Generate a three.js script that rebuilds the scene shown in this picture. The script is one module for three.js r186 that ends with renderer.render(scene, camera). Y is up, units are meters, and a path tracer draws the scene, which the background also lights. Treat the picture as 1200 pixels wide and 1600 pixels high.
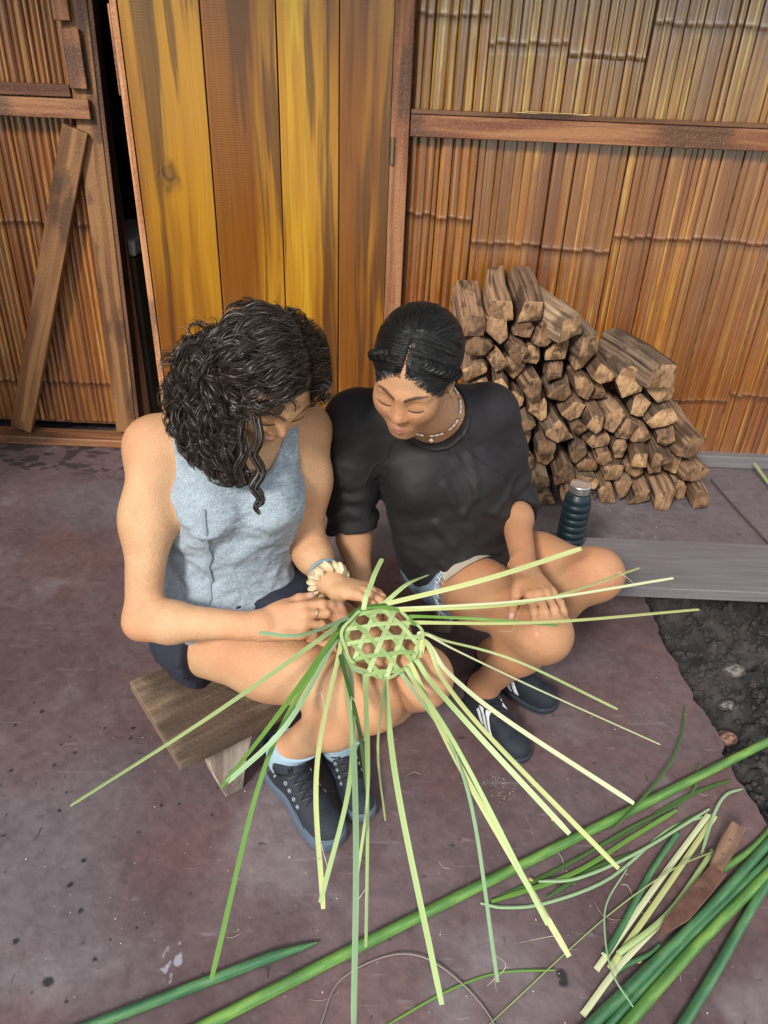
import * as THREE from 'three';
import { mergeGeometries, toCreasedNormals } from 'three/addons/utils/BufferGeometryUtils.js';
import { RoundedBoxGeometry } from 'three/addons/geometries/RoundedBoxGeometry.js';

// ---------------------------------------------------------------- camera, sky, sun, exposure
const scene = new THREE.Scene();
const camera = new THREE.PerspectiveCamera(69, 768 / 1024, 0.05, 120);
camera.rotation.order = 'YXZ';
camera.position.set(0, 1.4, 0);
camera.rotation.set(THREE.MathUtils.degToRad(-31.8), 0, 0.0425);

const renderer = new THREE.WebGLRenderer({ antialias: true });
renderer.toneMapping = THREE.LinearToneMapping;
renderer.toneMappingExposure = 2.75;
renderer.shadowMap.enabled = true;
{ // overcast sky: bright, nearly even, a little brighter towards the horizon haze
  const w = 128, h = 64, d = new Float32Array(w * h * 4);
  for (let j = 0; j < h; j++) for (let i = 0; i < w; i++) {
    const el = (j / (h - 1) - 0.5) * Math.PI, s = Math.max(0, Math.sin(el));
    const cl = 0.08 * Math.sin(i / w * 18.85 + 3 * s) * Math.cos(i / w * 31.4 + 7 * s) * (s > 0 ? 1 : 0);
    const b = el < 0 ? 0.15 : 0.52 - 0.06 * s + cl * 0.55, o = (j * w + i) * 4;
    d[o] = b * 0.95; d[o + 1] = b * 1.0; d[o + 2] = b * 1.07; d[o + 3] = 1;
  }
  const sky = new THREE.DataTexture(d, w, h, THREE.RGBAFormat, THREE.FloatType);
  sky.mapping = THREE.EquirectangularReflectionMapping;
  sky.magFilter = THREE.LinearFilter; sky.needsUpdate = true;
  scene.background = sky; scene.environment = sky;
}
const sun = new THREE.DirectionalLight(new THREE.Color(1, 0.95, 0.86), 1.5);
sun.position.set(-3.0, 5.2, 4.6); sun.target.position.set(0, 0.4, -1.4);
sun.castShadow = true; sun.shadow.radius = 20; sun.shadow.mapSize.set(2048, 2048);
Object.assign(sun.shadow.camera, { left: -4, right: 4, top: 4, bottom: -4, near: 0.5, far: 16 });
scene.add(sun, sun.target);

// ---------------------------------------------------------------- helpers
let seed = 7;
const rnd = () => { seed = (seed + 0x6D2B79F5) | 0; let t = Math.imul(seed ^ (seed >>> 15), 1 | seed); t = (t + Math.imul(t ^ (t >>> 7), 61 | t)) ^ t; return ((t ^ (t >>> 14)) >>> 0) / 4294967296; };
const rr = (a, b) => a + (b - a) * rnd();
const V = (x, y, z) => Array.isArray(x) ? new THREE.Vector3(x[0], x[1], x[2]) : new THREE.Vector3(x, y, z);
const clamp = (x, a = 0, b = 1) => x < a ? a : x > b ? b : x;
const lerp = (a, b, t) => a + (b - a) * t;
const sstep = (a, b, x) => { const t = clamp((x - a) / (b - a)); return t * t * (3 - 2 * t); };
const C = (r, g, b) => new THREE.Color().setRGB(r, g, b);
const used = {};
function numbered(n) { const k = used[n] = (used[n] ?? -1) + 1; return k ? n + '_' + String(k).padStart(3, '0') : n; }
function thing(name, label, category, group, pos = [0, 0, 0]) {
  const o = new THREE.Group(); o.name = numbered(name); o.position.set(...pos); o.userData = { label, category };
  if (group) o.userData.group = group;
  scene.add(o); return o;
}
function part(name, geo, mat, parent) {
  const m = new THREE.Mesh(geo, mat); m.name = name; m.castShadow = m.receiveShadow = true; parent.add(m); return m;
}
function single(name, geo, mat, label, category, group) {
  const m = part(numbered(name), geo, mat, scene); m.userData = { label, category }; if (group) m.userData.group = group; return m;
}
function struct(name, geo, mat) { const m = part(name, geo, mat, scene); m.userData.kind = 'structure'; return m; }
function recenter(geo) { geo.computeBoundingBox(); const b = geo.boundingBox, c = V((b.min.x + b.max.x) / 2, b.min.y, (b.min.z + b.max.z) / 2); geo.translate(-c.x, -c.y, -c.z); return c; }

// value noise, 2-D and 3-D, optionally periodic
const HB = new Float32Array(65536); for (let i = 0; i < 65536; i++) HB[i] = rnd();
const hsh = (x, y, z) => HB[((Math.imul(x, 73856093) ^ Math.imul(y, 19349663) ^ Math.imul(z, 83492791)) >>> 3) & 65535];
function vn(x, y, z = 0, px = 0, py = 0) {
  let x0 = Math.floor(x), y0 = Math.floor(y), z0 = Math.floor(z); let fx = x - x0, fy = y - y0, fz = z - z0;
  fx = fx * fx * (3 - 2 * fx); fy = fy * fy * (3 - 2 * fy); fz = fz * fz * (3 - 2 * fz);
  let x1 = x0 + 1, y1 = y0 + 1;
  if (px) { x0 = ((x0 % px) + px) % px; x1 = ((x1 % px) + px) % px; }
  if (py) { y0 = ((y0 % py) + py) % py; y1 = ((y1 % py) + py) % py; }
  const a = lerp(lerp(hsh(x0, y0, z0), hsh(x1, y0, z0), fx), lerp(hsh(x0, y1, z0), hsh(x1, y1, z0), fx), fy);
  if (fz === 0) return a;
  return lerp(a, lerp(lerp(hsh(x0, y0, z0 + 1), hsh(x1, y0, z0 + 1), fx), lerp(hsh(x0, y1, z0 + 1), hsh(x1, y1, z0 + 1), fx), fy), fz);
}
function v2(x, y, z) { const x0 = Math.floor(x), y0 = Math.floor(y); let fx = x - x0, fy = y - y0; fx = fx * fx * (3 - 2 * fx); fy = fy * fy * (3 - 2 * fy);
  const o = z * 7919, r0 = ((y0 & 255) << 8) + o, r1 = (((y0 + 1) & 255) << 8) + o, c0 = x0 & 255, c1 = (x0 + 1) & 255, a = HB[(r0 + c0) & 65535], b = HB[(r0 + c1) & 65535], c = HB[(r1 + c0) & 65535], d = HB[(r1 + c1) & 65535], t = a + (b - a) * fx; return t + (c + (d - c) * fx - t) * fy; }
function fbm(x, y, z = 0, o = 4, px = 0, py = 0) { let s = 0, a = 0.5, n = 0; z = Math.floor(z); if (px) { for (let i = 0; i < o; i++) { s += a * vn(x, y, z + i * 17, px, py); n += a; a *= 0.5; x *= 2; y *= 2; px *= 2; py *= 2; } return s / n; }
  for (let i = 0; i < o; i++) { s += a * v2(x, y, z + i * 17); n += a; a *= 0.5; x *= 2; y *= 2; } return s / n; }
function fbm3(x, y, z, o = 3) { let s = 0, a = 0.5, n = 0; for (let i = 0; i < o; i++) { s += a * vn(x, y, z + i * 17.37); n += a; a *= 0.5; x *= 2; y *= 2; z *= 2; } return s / n; }
function tex(w, h, fn, srgb = true) {
  const d = new Uint8Array(w * h * 4);
  for (let j = 0; j < h; j++) for (let i = 0; i < w; i++) {
    const c = fn(i / w, j / h, i, j), o = (j * w + i) * 4;
    if (typeof c === 'number') d[o] = d[o + 1] = d[o + 2] = clamp(c) * 255;
    else for (let k = 0; k < 3; k++) { const v = clamp(c[k]); d[o + k] = 255 * (srgb ? (v <= 0.0031308 ? v * 12.92 : 1.055 * Math.pow(v, 1 / 2.4) - 0.055) : v); }
    d[o + 3] = 255;
  }
  const t = new THREE.DataTexture(d, w, h, THREE.RGBAFormat); t.wrapS = t.wrapT = THREE.RepeatWrapping; t.magFilter = THREE.LinearFilter; t.minFilter = THREE.LinearMipmapLinearFilter; t.generateMipmaps = true;
  if (srgb) t.colorSpace = THREE.SRGBColorSpace; t.needsUpdate = true; return t;
}
const mix3 = (a, b, t) => [lerp(a[0], b[0], t), lerp(a[1], b[1], t), lerp(a[2], b[2], t)];
const std = (o) => new THREE.MeshStandardMaterial(o);
const phys = (o) => new THREE.MeshPhysicalMaterial(o);

// geometry helpers
function scaleUV(g, su, sv, ou = 0, ov = 0) { const u = g.attributes.uv; for (let i = 0; i < u.count; i++) u.setXY(i, u.getX(i) * su + ou, u.getY(i) * sv + ov); return g; }
// a box whose uv run in metres, v along its longest side
function box(w, h, d, x = 0, y = 0, z = 0, r = 0.003, ou = 0, ov = 0) {
  const g = new RoundedBoxGeometry(w, h, d, 2, Math.min(r, w / 3, h / 3, d / 3));
  const p = g.attributes.position, n = g.attributes.normal, uv = new Float32Array(p.count * 2), L = Math.max(w, h, d);
  for (let i = 0; i < p.count; i++) {
    const P = [p.getX(i), p.getY(i), p.getZ(i)], N = [Math.abs(n.getX(i)), Math.abs(n.getY(i)), Math.abs(n.getZ(i))];
    const la = L === w ? 0 : L === h ? 1 : 2; let oth = [0, 1, 2].filter((k) => k !== la);
    const a = N[oth[0]] > N[oth[1]] ? oth[1] : oth[0];
    uv[2 * i] = P[a] + ou; uv[2 * i + 1] = P[la] + ov;
  }
  g.setAttribute('uv', new THREE.BufferAttribute(uv, 2)); g.translate(x, y, z); return g;
}
// sweep a ring of (side, up) offsets along points
function sweep(pts, ring, upf = V(0, 1, 0), caps = true) {
  const up = typeof upf === 'function' ? V(0, 1, 0) : upf;
  const n = pts.length, pos = [], uv = [], idx = []; let m = 0, len = 0, side = V(), u = up.clone();
  for (let i = 0; i < n; i++) {
    const T = V().subVectors(pts[Math.min(n - 1, i + 1)], pts[Math.max(0, i - 1)]).normalize();
    if (typeof upf === 'function') u = upf(i / (n - 1), i).clone(); side = V().crossVectors(T, u); if (side.lengthSq() < 1e-6) side.set(1, 0, 0); side.normalize(); u = V().crossVectors(side, T).normalize();
    if (i) len += pts[i].distanceTo(pts[i - 1]);
    const R = ring(i / (n - 1), i); m = R.length; let per = 0;
    for (let k = 0; k <= m; k++) {
      const [a, b] = R[k % m]; if (k) per += Math.hypot(a - R[k - 1][0], b - R[k - 1][1]);
      pos.push(pts[i].x + side.x * a + u.x * b, pts[i].y + side.y * a + u.y * b, pts[i].z + side.z * a + u.z * b); uv.push(per, len);
    }
  }
  for (let i = 0; i < n - 1; i++) for (let k = 0; k < m; k++) { const a = i * (m + 1) + k, b = a + m + 1; idx.push(a, a + 1, b, a + 1, b + 1, b); }
  if (caps) for (const e of [0, n - 1]) {
    const s = pos.length / 3; let cx = 0, cy = 0, cz = 0;
    for (let k = 0; k < m; k++) { const o = 3 * (e * (m + 1) + k); pos.push(pos[o], pos[o + 1], pos[o + 2]); uv.push(pos[o] * 0.7, pos[o + 2]); cx += pos[o] / m; cy += pos[o + 1] / m; cz += pos[o + 2] / m; }
    pos.push(cx, cy, cz); uv.push(cx * 0.7, cz);
    for (let k = 0; k < m; k++) { const a = s + k, b = s + (k + 1) % m; e ? idx.push(a, b, s + m) : idx.push(b, a, s + m); }
  }
  const g = new THREE.BufferGeometry(); g.setAttribute('position', new THREE.Float32BufferAttribute(pos, 3)); g.setAttribute('uv', new THREE.Float32BufferAttribute(uv, 2)); g.setIndex(idx); g.computeVertexNormals(); return g;
}
const circ = (r, n = 8, ph = 0) => Array.from({ length: n }, (_, k) => [Math.cos(ph + k / n * 6.2832) * r, Math.sin(ph + k / n * 6.2832) * r]);
const curve = (arr, n = 24, ten = 0.5) => new THREE.CatmullRomCurve3(arr.map((p) => p.isVector3 ? p : V(p)), false, 'catmullrom', ten).getPoints(n);
const tube = (arr, r, n = 24, sides = 8) => sweep(curve(arr, n), (t) => circ(typeof r === 'function' ? r(t) : r, sides));
function tint(g, c) { const n = g.attributes.position.count, a = new Float32Array(n * 3); for (let i = 0; i < n; i++) { const k = typeof c === 'function' ? c(i, g) : c; a[3 * i] = k[0]; a[3 * i + 1] = k[1]; a[3 * i + 2] = k[2]; } g.setAttribute('color', new THREE.BufferAttribute(a, 3)); return g; }

// ---------------------------------------------------------------- signed distance modelling
const smin = (a, b, k) => { const h = Math.max(k - Math.abs(a - b), 0) / k; return Math.min(a, b) - h * h * k * 0.25; };
const smax = (a, b, k) => -smin(-a, -b, k);
function cap(a, b, ra, rb = ra) { const [ax, ay, az] = a, bx = b[0] - ax, by = b[1] - ay, bz = b[2] - az, l2 = bx * bx + by * by + bz * bz + 1e-12, dr = rb - ra;
  return (x, y, z) => { x -= ax; y -= ay; z -= az; let h = (x * bx + y * by + z * bz) / l2; h = h < 0 ? 0 : h > 1 ? 1 : h; const dx = x - bx * h, dy = y - by * h, dz = z - bz * h; return Math.sqrt(dx * dx + dy * dy + dz * dz) - ra - dr * h; }; }
const sph = (c, r) => (x, y, z) => Math.hypot(x - c[0], y - c[1], z - c[2]) - r;
// ellipsoid with centre c, frame F = {R, U, W} and radii r
function ell(c, F, r) { const { R, U, W } = F, [a, b, d] = r;
  return (x, y, z) => { x -= c[0]; y -= c[1]; z -= c[2]; const u = x * R.x + y * R.y + z * R.z, v = x * U.x + y * U.y + z * U.z, w = x * W.x + y * W.y + z * W.z;
    const k0 = Math.sqrt(u * u / a / a + v * v / b / b + w * w / d / d), k1 = Math.sqrt(u * u / a ** 4 + v * v / b ** 4 + w * w / d ** 4) + 1e-9; return k0 * (k0 - 1) / k1; }; }
const WORLD = { R: V(1, 0, 0), U: V(0, 1, 0), W: V(0, 0, 1) };
const blend = (fs, k) => (x, y, z) => { let d = fs[0](x, y, z); for (let i = 1; i < fs.length; i++) { const e = fs[i](x, y, z); if (e - d < k) d = smin(d, e, k); } return d; };
const plane = (p, n) => (x, y, z) => (x - p.x) * n.x + (y - p.y) * n.y + (z - p.z) * n.z;   // positive on n's side
// an area where f is only worked out near a bounding sphere
function near(f, c, r) { return (x, y, z) => { const q = Math.hypot(x - c[0], y - c[1], z - c[2]) - r; return q > 0.06 ? q : f(x, y, z); }; }
const nearSeg = (f, pts, m) => { const c = [0, 1, 2].map((k) => pts.reduce((s, p) => s + p[k], 0) / pts.length); return near(f, c, Math.max(...pts.map((p) => Math.hypot(p[0] - c[0], p[1] - c[1], p[2] - c[2]))) + m); };
function frame(right, upish) { const R = right.clone().normalize(), W = V().crossVectors(R, upish).normalize(), U = V().crossVectors(W, R).normalize(); return { R, U, W }; }
const off = (p, F, a, b, c) => [p[0] + F.R.x * a + F.U.x * b + F.W.x * c, p[1] + F.R.y * a + F.U.y * b + F.W.y * c, p[2] + F.R.z * a + F.U.z * b + F.W.z * c];
const L3 = (a, b, t) => [lerp(a[0], b[0], t), lerp(a[1], b[1], t), lerp(a[2], b[2], t)];
// surface nets over the box lo..hi with cells of size s, skipping empty blocks
function mesh(f, lo, hi, s, color, uvf) {
  const B = 8, bn = [0, 1, 2].map((k) => Math.ceil((hi[k] - lo[k]) / s / B)), N = bn.map((b) => b * B + 1), NX = N[0], NXY = N[0] * N[1];
  const val = new Float32Array(NXY * N[2]).fill(1), act = [], hb = B * s / 2, rad = hb * 1.7321 * 1.15;
  for (let k = 0; k < bn[2]; k++) for (let j = 0; j < bn[1]; j++) for (let i = 0; i < bn[0]; i++) {
    const c = f(lo[0] + i * B * s + hb, lo[1] + j * B * s + hb, lo[2] + k * B * s + hb);
    if (Math.abs(c) < rad) act.push([i, j, k]);
    else if (c < 0) for (let z = 0; z <= B; z++) for (let y = 0; y <= B; y++) for (let x = 0; x <= B; x++) { const o = i * B + x + (j * B + y) * NX + (k * B + z) * NXY; if (val[o] === 1) val[o] = -1; }
  }
  for (const [i, j, k] of act) for (let z = 0; z <= B; z++) for (let y = 0; y <= B; y++) for (let x = 0; x <= B; x++) {
    const X = i * B + x, Y = j * B + y, Z = k * B + z; val[X + Y * NX + Z * NXY] = f(lo[0] + X * s, lo[1] + Y * s, lo[2] + Z * s);
  }
  const id = new Int32Array(NXY * N[2]).fill(-1), pos = [], idx = [], E = [0, 1, NX, NX + 1, NXY, NXY + 1, NXY + NX, NXY + NX + 1];
  for (const [i, j, k] of act) for (let z = 0; z < B; z++) for (let y = 0; y < B; y++) for (let x = 0; x < B; x++) {
    const X = i * B + x, Y = j * B + y, Z = k * B + z, o = X + Y * NX + Z * NXY; let m = 0;
    for (let c = 0; c < 8; c++) if (val[o + E[c]] < 0) m |= 1 << c;
    if (m === 0 || m === 255) continue;
    let px = 0, py = 0, pz = 0, n = 0;
    for (let a = 0; a < 8; a++) for (const d of [1, 2, 4]) if (!(a & d)) { const b = a | d; if (((m >> a) & 1) !== ((m >> b) & 1)) { const va = val[o + E[a]], vb = val[o + E[b]], t = va / (va - vb); px += (a & 1) + (d === 1 ? t : 0); py += ((a >> 1) & 1) + (d === 2 ? t : 0); pz += ((a >> 2) & 1) + (d === 4 ? t : 0); n++; } }
    id[o] = pos.length / 3; pos.push(lo[0] + (X + px / n) * s, lo[1] + (Y + py / n) * s, lo[2] + (Z + pz / n) * s);
  }
  const D = [1, NX, NXY];
  for (const [i, j, k] of act) for (let z = 0; z < B; z++) for (let y = 0; y < B; y++) for (let x = 0; x < B; x++) {
    const X = i * B + x, Y = j * B + y, Z = k * B + z, o = X + Y * NX + Z * NXY, v = val[o] < 0;
    for (let a = 0; a < 3; a++) { if ((val[o + D[a]] < 0) === v) continue; const b = (a + 1) % 3, c = (a + 2) % 3; const P = [X, Y, Z]; if (!P[b] || !P[c]) continue;
      const q = [id[o], id[o - D[b]], id[o - D[b] - D[c]], id[o - D[c]]]; if (q.some((t) => t < 0)) continue;
      v ? idx.push(q[0], q[1], q[2], q[0], q[2], q[3]) : idx.push(q[0], q[2], q[1], q[0], q[3], q[2]); }
  }
  const g = new THREE.BufferGeometry(); g.setAttribute('position', new THREE.Float32BufferAttribute(pos, 3)); g.setIndex(idx); g.computeVertexNormals();
  const n = pos.length / 3, uv = new Float32Array(n * 2);
  for (let i = 0; i < n; i++) { const x = pos[3 * i], y = pos[3 * i + 1], z = pos[3 * i + 2]; const t = uvf ? uvf(x, y, z) : [x + z * 0.6, y - z * 0.35]; uv[2 * i] = t[0]; uv[2 * i + 1] = t[1]; }
  g.setAttribute('uv', new THREE.BufferAttribute(uv, 2));
  if (color) { const ca = new Float32Array(n * 3); for (let i = 0; i < n; i++) { const c = color(pos[3 * i], pos[3 * i + 1], pos[3 * i + 2], g.attributes.normal, i); ca[3 * i] = c[0]; ca[3 * i + 1] = c[1]; ca[3 * i + 2] = c[2]; } g.setAttribute('color', new THREE.BufferAttribute(ca, 3)); }
  return g;
}

// ---------------------------------------------------------------- textures of the setting
const floorSpots = [[-0.814,-1.271,0.0063],[-0.859,-1.226,0.0042],[-0.579,-1.232,0.0056],[-0.576,-1.200,0.0049],[-0.716,-1.197,0.0021],[-0.728,-1.174,0.0028],[-0.689,-1.152,0.0035],[-0.723,-1.114,0.0035],[-0.810,-1.095,0.0049],[-0.453,-1.023,0.0042],[-0.416,-1.029,0.0035],[-0.340,-1.005,0.0035],[-0.572,-0.889,0.0049],[-0.580,-0.837,0.0056],[-0.541,-0.788,0.0056],[-0.637,-0.726,0.0056],[-0.551,-0.660,0.0083],[-0.508,-0.631,0.0042],[-0.484,-0.701,0.0042],[-0.742,-1.065,0.0021],[-0.700,-1.051,0.0028],[-0.667,-1.045,0.0035],[-0.665,-1.000,0.0035],[-0.755,-0.936,0.0028],[-0.468,-0.738,0.0028],[-0.427,-0.759,0.0028],[-0.646,-1.228,0.0028],[-0.847,-1.298,0.0021],[-0.237,-2.115,0.0028],[0.523,-0.810,0.0049],[0.353,-0.710,0.0097],[0.355,-0.696,0.0083],[0.077,-1.301,0.0035]];
const FT = 3.4, FX = -1.7, FZ = -2.95;   // the concrete texture covers FT x FT metres from (FX, FZ)
const fMap = new Float32Array(1600 * 1600);
const floorTex = tex(1600, 1600, (u, v, i, j) => {
  const x = FX + u * FT, z = -(v * FT + FZ) - 0; // v runs from the wall (z = FZ) forwards, stored as -z
  const zz = FZ + v * FT;
  const big = fbm(x * 1.7 + 5, zz * 1.7, 0.5, 5), mid = fbm(x * 7, zz * 7, 3.5, 5), fine = fbm(x * 60, zz * 60, 9.5, 3), sp = v2(x * 420, zz * 420, 3);
  let c = mix3([0.092, 0.054, 0.058], [0.140, 0.098, 0.104], sstep(0.3, 0.72, big * 0.55 + mid * 0.45));
  c = mix3(c, [0.15, 0.076, 0.070], 0.4 * sstep(0.52, 0.66, fbm(x * 3.2 + 20, zz * 3.2, 7.5, 4)));            // worn red oxide
  c = mix3(c, [0.225, 0.195, 0.205], 0.5 * sstep(0.56, 0.74, fbm(x * 4.5, zz * 4.5 + 40, 2.5, 5)));               // chalky wear
  c = mix3(c, [0.145, 0.137, 0.157], 0.5 * sstep(0.5, 0.62, fbm(x * 1.3 + 31, zz * 1.3, 1.5, 4)));                   // greyer patches of screed
  const k = 0.70 + 0.46 * fine + 0.20 * (sp - 0.5); c = c.map((t) => t * k);
  const scr = v2(x * 9 + zz * 160, zz * 14 - x * 12, 5); if (scr > 0.93) c = mix3(c, [0.27, 0.24, 0.25], (scr - 0.93) * 6);
  if (sp > 0.992) c = mix3(c, [0.5, 0.48, 0.46], 0.7);
  if (v2(x * 70, zz * 70, 8) > 0.965) c = mix3(c, [0.035, 0.03, 0.032], 0.75);
  const dirt = fbm(x * 24, zz * 34, 4.5, 4); if (zz < -2.4 && x < 0) c = mix3(c, [0.035, 0.03, 0.032], 0.9 * sstep(0.53, 0.6, dirt) * sstep(-2.36, -2.5, zz));
  for (const [sx, sz, r] of floorSpots) { if (Math.abs(x - sx) > 0.02 || Math.abs(zz - sz) > 0.02) continue; const q = Math.hypot((x - sx) * (0.8 + 0.4 * hsh((sx * 999) | 0, 3, 1)), zz - sz) + (vn(x * 300, zz * 300) - 0.5) * 0.004; if (q < r * 1.25) c = mix3(c, [0.018, 0.017, 0.02], sstep(r * 1.25, r * 0.7, q)); }
  const q = Math.hypot(x + 0.345, (zz + 0.703) * 0.6); if (q < 0.022) c = mix3(c, [0.32, 0.32, 0.36], 0.8 * sstep(0.5, 0.6, fbm(x * 150, zz * 90, 6, 4) + 0.12 - q * 9));
  fMap[j * 1600 + i] = 0.5 * mid + 0.3 * fine + 0.2 * sp;
  return c;
});
const floorBump = tex(800, 800, (u, v, i, j) => fMap[j * 2 * 1600 + i * 2], false);
const floorRough = tex(512, 512, (u, v) => 0.48 + 0.34 * fbm(u * 22, v * 22, 1.5, 4), false);
const M = {};
M.concrete = std({ map: floorTex, bumpMap: floorBump, bumpScale: 0.004, roughnessMap: floorRough, roughness: 1 });

// varnished door planks: gold, amber and umber bands with saw ripples; u and v in metres
const plankTex = tex(800, 1600, (u, v) => {
  const x = u * 1.0, y = v * 2.0;
  const wob = 0.03 * (fbm(x * 3, y * 1.3, 2.5, 3) - 0.5), g = fbm((x + wob) * 46, y * 1.6, 1.5, 4), f = fbm((x + wob * 2) * 240, y * 5, 6.5, 3);
  const band = fbm((x + wob * 2) * 10, y * 0.9, 8.5, 4), dk = 0.7 * fbm((x + wob * 3) * 15, y * 1.1, 12.5, 5) + 0.3 * fbm((x + wob * 2) * 70, y * 1.4, 14, 3);
  let c = mix3([0.23, 0.078, 0.008], [0.48, 0.225, 0.016], sstep(0.33, 0.66, band));
  c = mix3(c, [0.76, 0.48, 0.032], 0.8 * sstep(0.60, 0.74, g * 0.5 + band * 0.5));
  c = mix3(c, [0.18, 0.05, 0.012], 0.6 * sstep(0.5, 0.68, g * 0.6 + dk * 0.4));
  c = mix3(c, [0.085, 0.034, 0.011], 0.75 * sstep(0.55, 0.63, dk));
  const rip = 0.5 + 0.5 * Math.sin(y * 900 + 6 * v2(x * 26, y * 9, 0) + 14 * v2(x * 4, y * 2, 0)), m = sstep(0.45, 0.7, fbm(x * 9, y * 2.4, 5.5, 3));
  const k = 0.80 + 0.34 * f + 0.05 * (rip - 0.5) * m; c = c.map((t) => t * k);
  for (const [kx, ky, kr] of [[0.09, 1.02, 0.030], [0.62, 0.55, 0.02]]) {
    const q = Math.hypot((x - kx) * 1.25, (y - ky) * 0.8) / kr; if (q < 1.9) { const rg = 0.5 + 0.5 * Math.sin(q * 8 + 9 * v2(x * 40, y * 30, 0)); c = mix3(c, mix3([0.05, 0.022, 0.010], [0.22, 0.10, 0.025], rg), 0.8 * sstep(1.9, 0.3, q + 1.2 * (v2(x * 50, y * 40, 2) - 0.5))); }
  }
  return c;
});
plankTex.repeat.set(1, 0.5);
const plankBump = tex(512, 1024, (u, v) => { const x = u, y = v * 2; return 0.5 * fbm(x * 120, y * 4, 1.5, 3) + 0.5 * (0.5 + 0.5 * Math.sin(y * 900 + 6 * v2(x * 26, y * 9, 0) + 14 * v2(x * 4, y * 2, 0))) * sstep(0.4, 0.7, fbm(x * 9, y * 2.4, 5.5, 3)); }, false);
plankBump.repeat.set(1, 0.5);
M.plank = phys({ map: plankTex, bumpMap: plankBump, bumpScale: 0.0005, roughness: 0.24, ior: 1.85 });
// rough-sawn reddish framing timber
const frameTex = tex(512, 1024, (u, v) => {
  const x = u * 0.5, y = v * 1.0, w = 0.02 * (fbm(x * 6, y * 2, 2.5, 3, 3, 2) - 0.5);
  const g = fbm((x + w) * 70, y * 3, 1.5, 4, 35, 3), sc = vn(x * 420, y * 500, 4, 210, 500), b = fbm(x * 8, y * 3, 9.5, 3, 4, 3);
  let c = mix3([0.17, 0.056, 0.024], [0.32, 0.145, 0.062], sstep(0.3, 0.7, g)); c = mix3(c, [0.06, 0.03, 0.018], 0.7 * sstep(0.58, 0.72, b)); c = mix3(c, [0.46, 0.27, 0.17], 0.3 * sstep(0.6, 0.95, sc));
  return c;
});
frameTex.repeat.set(2, 1);
const frameBump = tex(256, 512, (u, v) => 0.5 * fbm(u * 30, v * 4, 1.5, 4) + 0.5 * vn(u * 130 + v * 100, v * 260 - u * 30, 4), false); frameBump.repeat.set(2, 1);
function boardTex0() { const t = tex(512, 1024, (u, v) => { const x = u * 0.5, y = v, w = 0.03 * (fbm(x * 6, y * 3, 2, 3, 3, 3) - 0.5), g = fbm((x + w) * 50, y * 2, 1, 4, 25, 2), f = fbm((x + w) * 210, y * 7, 5, 3, 105, 7), b = fbm(x * 10, y * 5, 9, 4, 5, 5); let c = mix3([0.16, 0.072, 0.026], [0.35, 0.19, 0.075], sstep(0.3, 0.7, g)); c = mix3(c, [0.06, 0.03, 0.018], 0.7 * sstep(0.54, 0.68, b)); return c.map((t) => t * (0.76 + 0.44 * f)); }); t.repeat.set(2, 1); return t; }
M.frame = std({ map: frameTex, bumpMap: frameBump, bumpScale: 0.002, roughness: 0.6 });
M.frameDark = std({ map: frameTex, bumpMap: frameBump, bumpScale: 0.002, roughness: 0.62, color: C(0.5, 0.48, 0.5) });
M.frameGold = std({ map: boardTex0(), bumpMap: frameBump, bumpScale: 0.0015, roughness: 0.5, color: C(0.8, 0.72, 0.7) });
M.batten = std({ map: frameTex, bumpMap: frameBump, bumpScale: 0.0015, roughness: 0.55, color: C(2.1, 2.3, 2.4) });
// flattened bamboo: fine fibre streaks
const bamTex = tex(800, 800, (u, v) => {
  const x = u * 0.5, y = v * 2, w = 0.004 * (fbm(x * 9, y * 2, 2.5, 2) - 0.5);
  const a = fbm((x + w) * 150, y * 1.2, 1.5, 4), b = fbm((x + w) * 480, y * 3, 6.5, 3), l = fbm((x) * 22, y * 1.6, 8.5, 4), bl = fbm(x * 30, y * 14, 4.5, 4);
  let c = mix3([0.19, 0.056, 0.006], [0.39, 0.165, 0.020], sstep(0.32, 0.68, a * 0.5 + l * 0.5));
  c = mix3(c, [0.58, 0.37, 0.09], 0.6 * sstep(0.55, 0.72, a)); c = mix3(c, [0.075, 0.026, 0.009], 0.7 * sstep(0.58, 0.74, b * 0.4 + l * 0.6));
  c = mix3(c, [0.27, 0.08, 0.012], 0.5 * sstep(0.5, 0.66, bl)); c = mix3(c, [0.16, 0.048, 0.009], 0.6 * sstep(0.5, 0.64, fbm(x * 5, y * 1.6, 21, 3)));
  const k = 0.82 + 0.36 * b; return c.map((t) => t * k);
});
bamTex.repeat.set(2, 0.5);
const bamRough = tex(512, 512, (u, v) => 0.10 + 0.42 * fbm(u * 60, v * 12, 3.5, 4), false); bamRough.repeat.set(2, 0.5);
const bamSpec = tex(800, 800, (u, v) => { const x = u * 0.5, y = v * 2, a = fbm(x * 120, y * 1.1, 31, 3), b = fbm(x * 18, y * 1.8, 35, 3); return 0.06 + 0.94 * sstep(0.555, 0.64, a * 0.65 + b * 0.35); }, false); bamSpec.repeat.set(2, 0.5);
const plankSpec = tex(512, 1024, (u, v) => { const x = u, y = v * 2; return 0.2 + 0.8 * sstep(0.46, 0.62, 0.6 * fbm(x * 14, y * 1.3, 41, 4) + 0.4 * fbm(x * 60, y * 3, 43, 3)); }, false); plankSpec.repeat.set(1, 0.5); M.plank.specularIntensityMap = plankSpec;
const bamBump = tex(512, 512, (u, v) => fbm(u * 180, v * 4, 3.5, 3), false); bamBump.repeat.set(2, 0.5);
const bamTones = [[1, 1, 1], [0.86, 0.82, 0.78], [1.08, 1.08, 1.02], [0.95, 0.88, 0.8], [1.03, 0.98, 0.9], [0.82, 0.74, 0.68], [1.12, 1.14, 1.1]];
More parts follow.
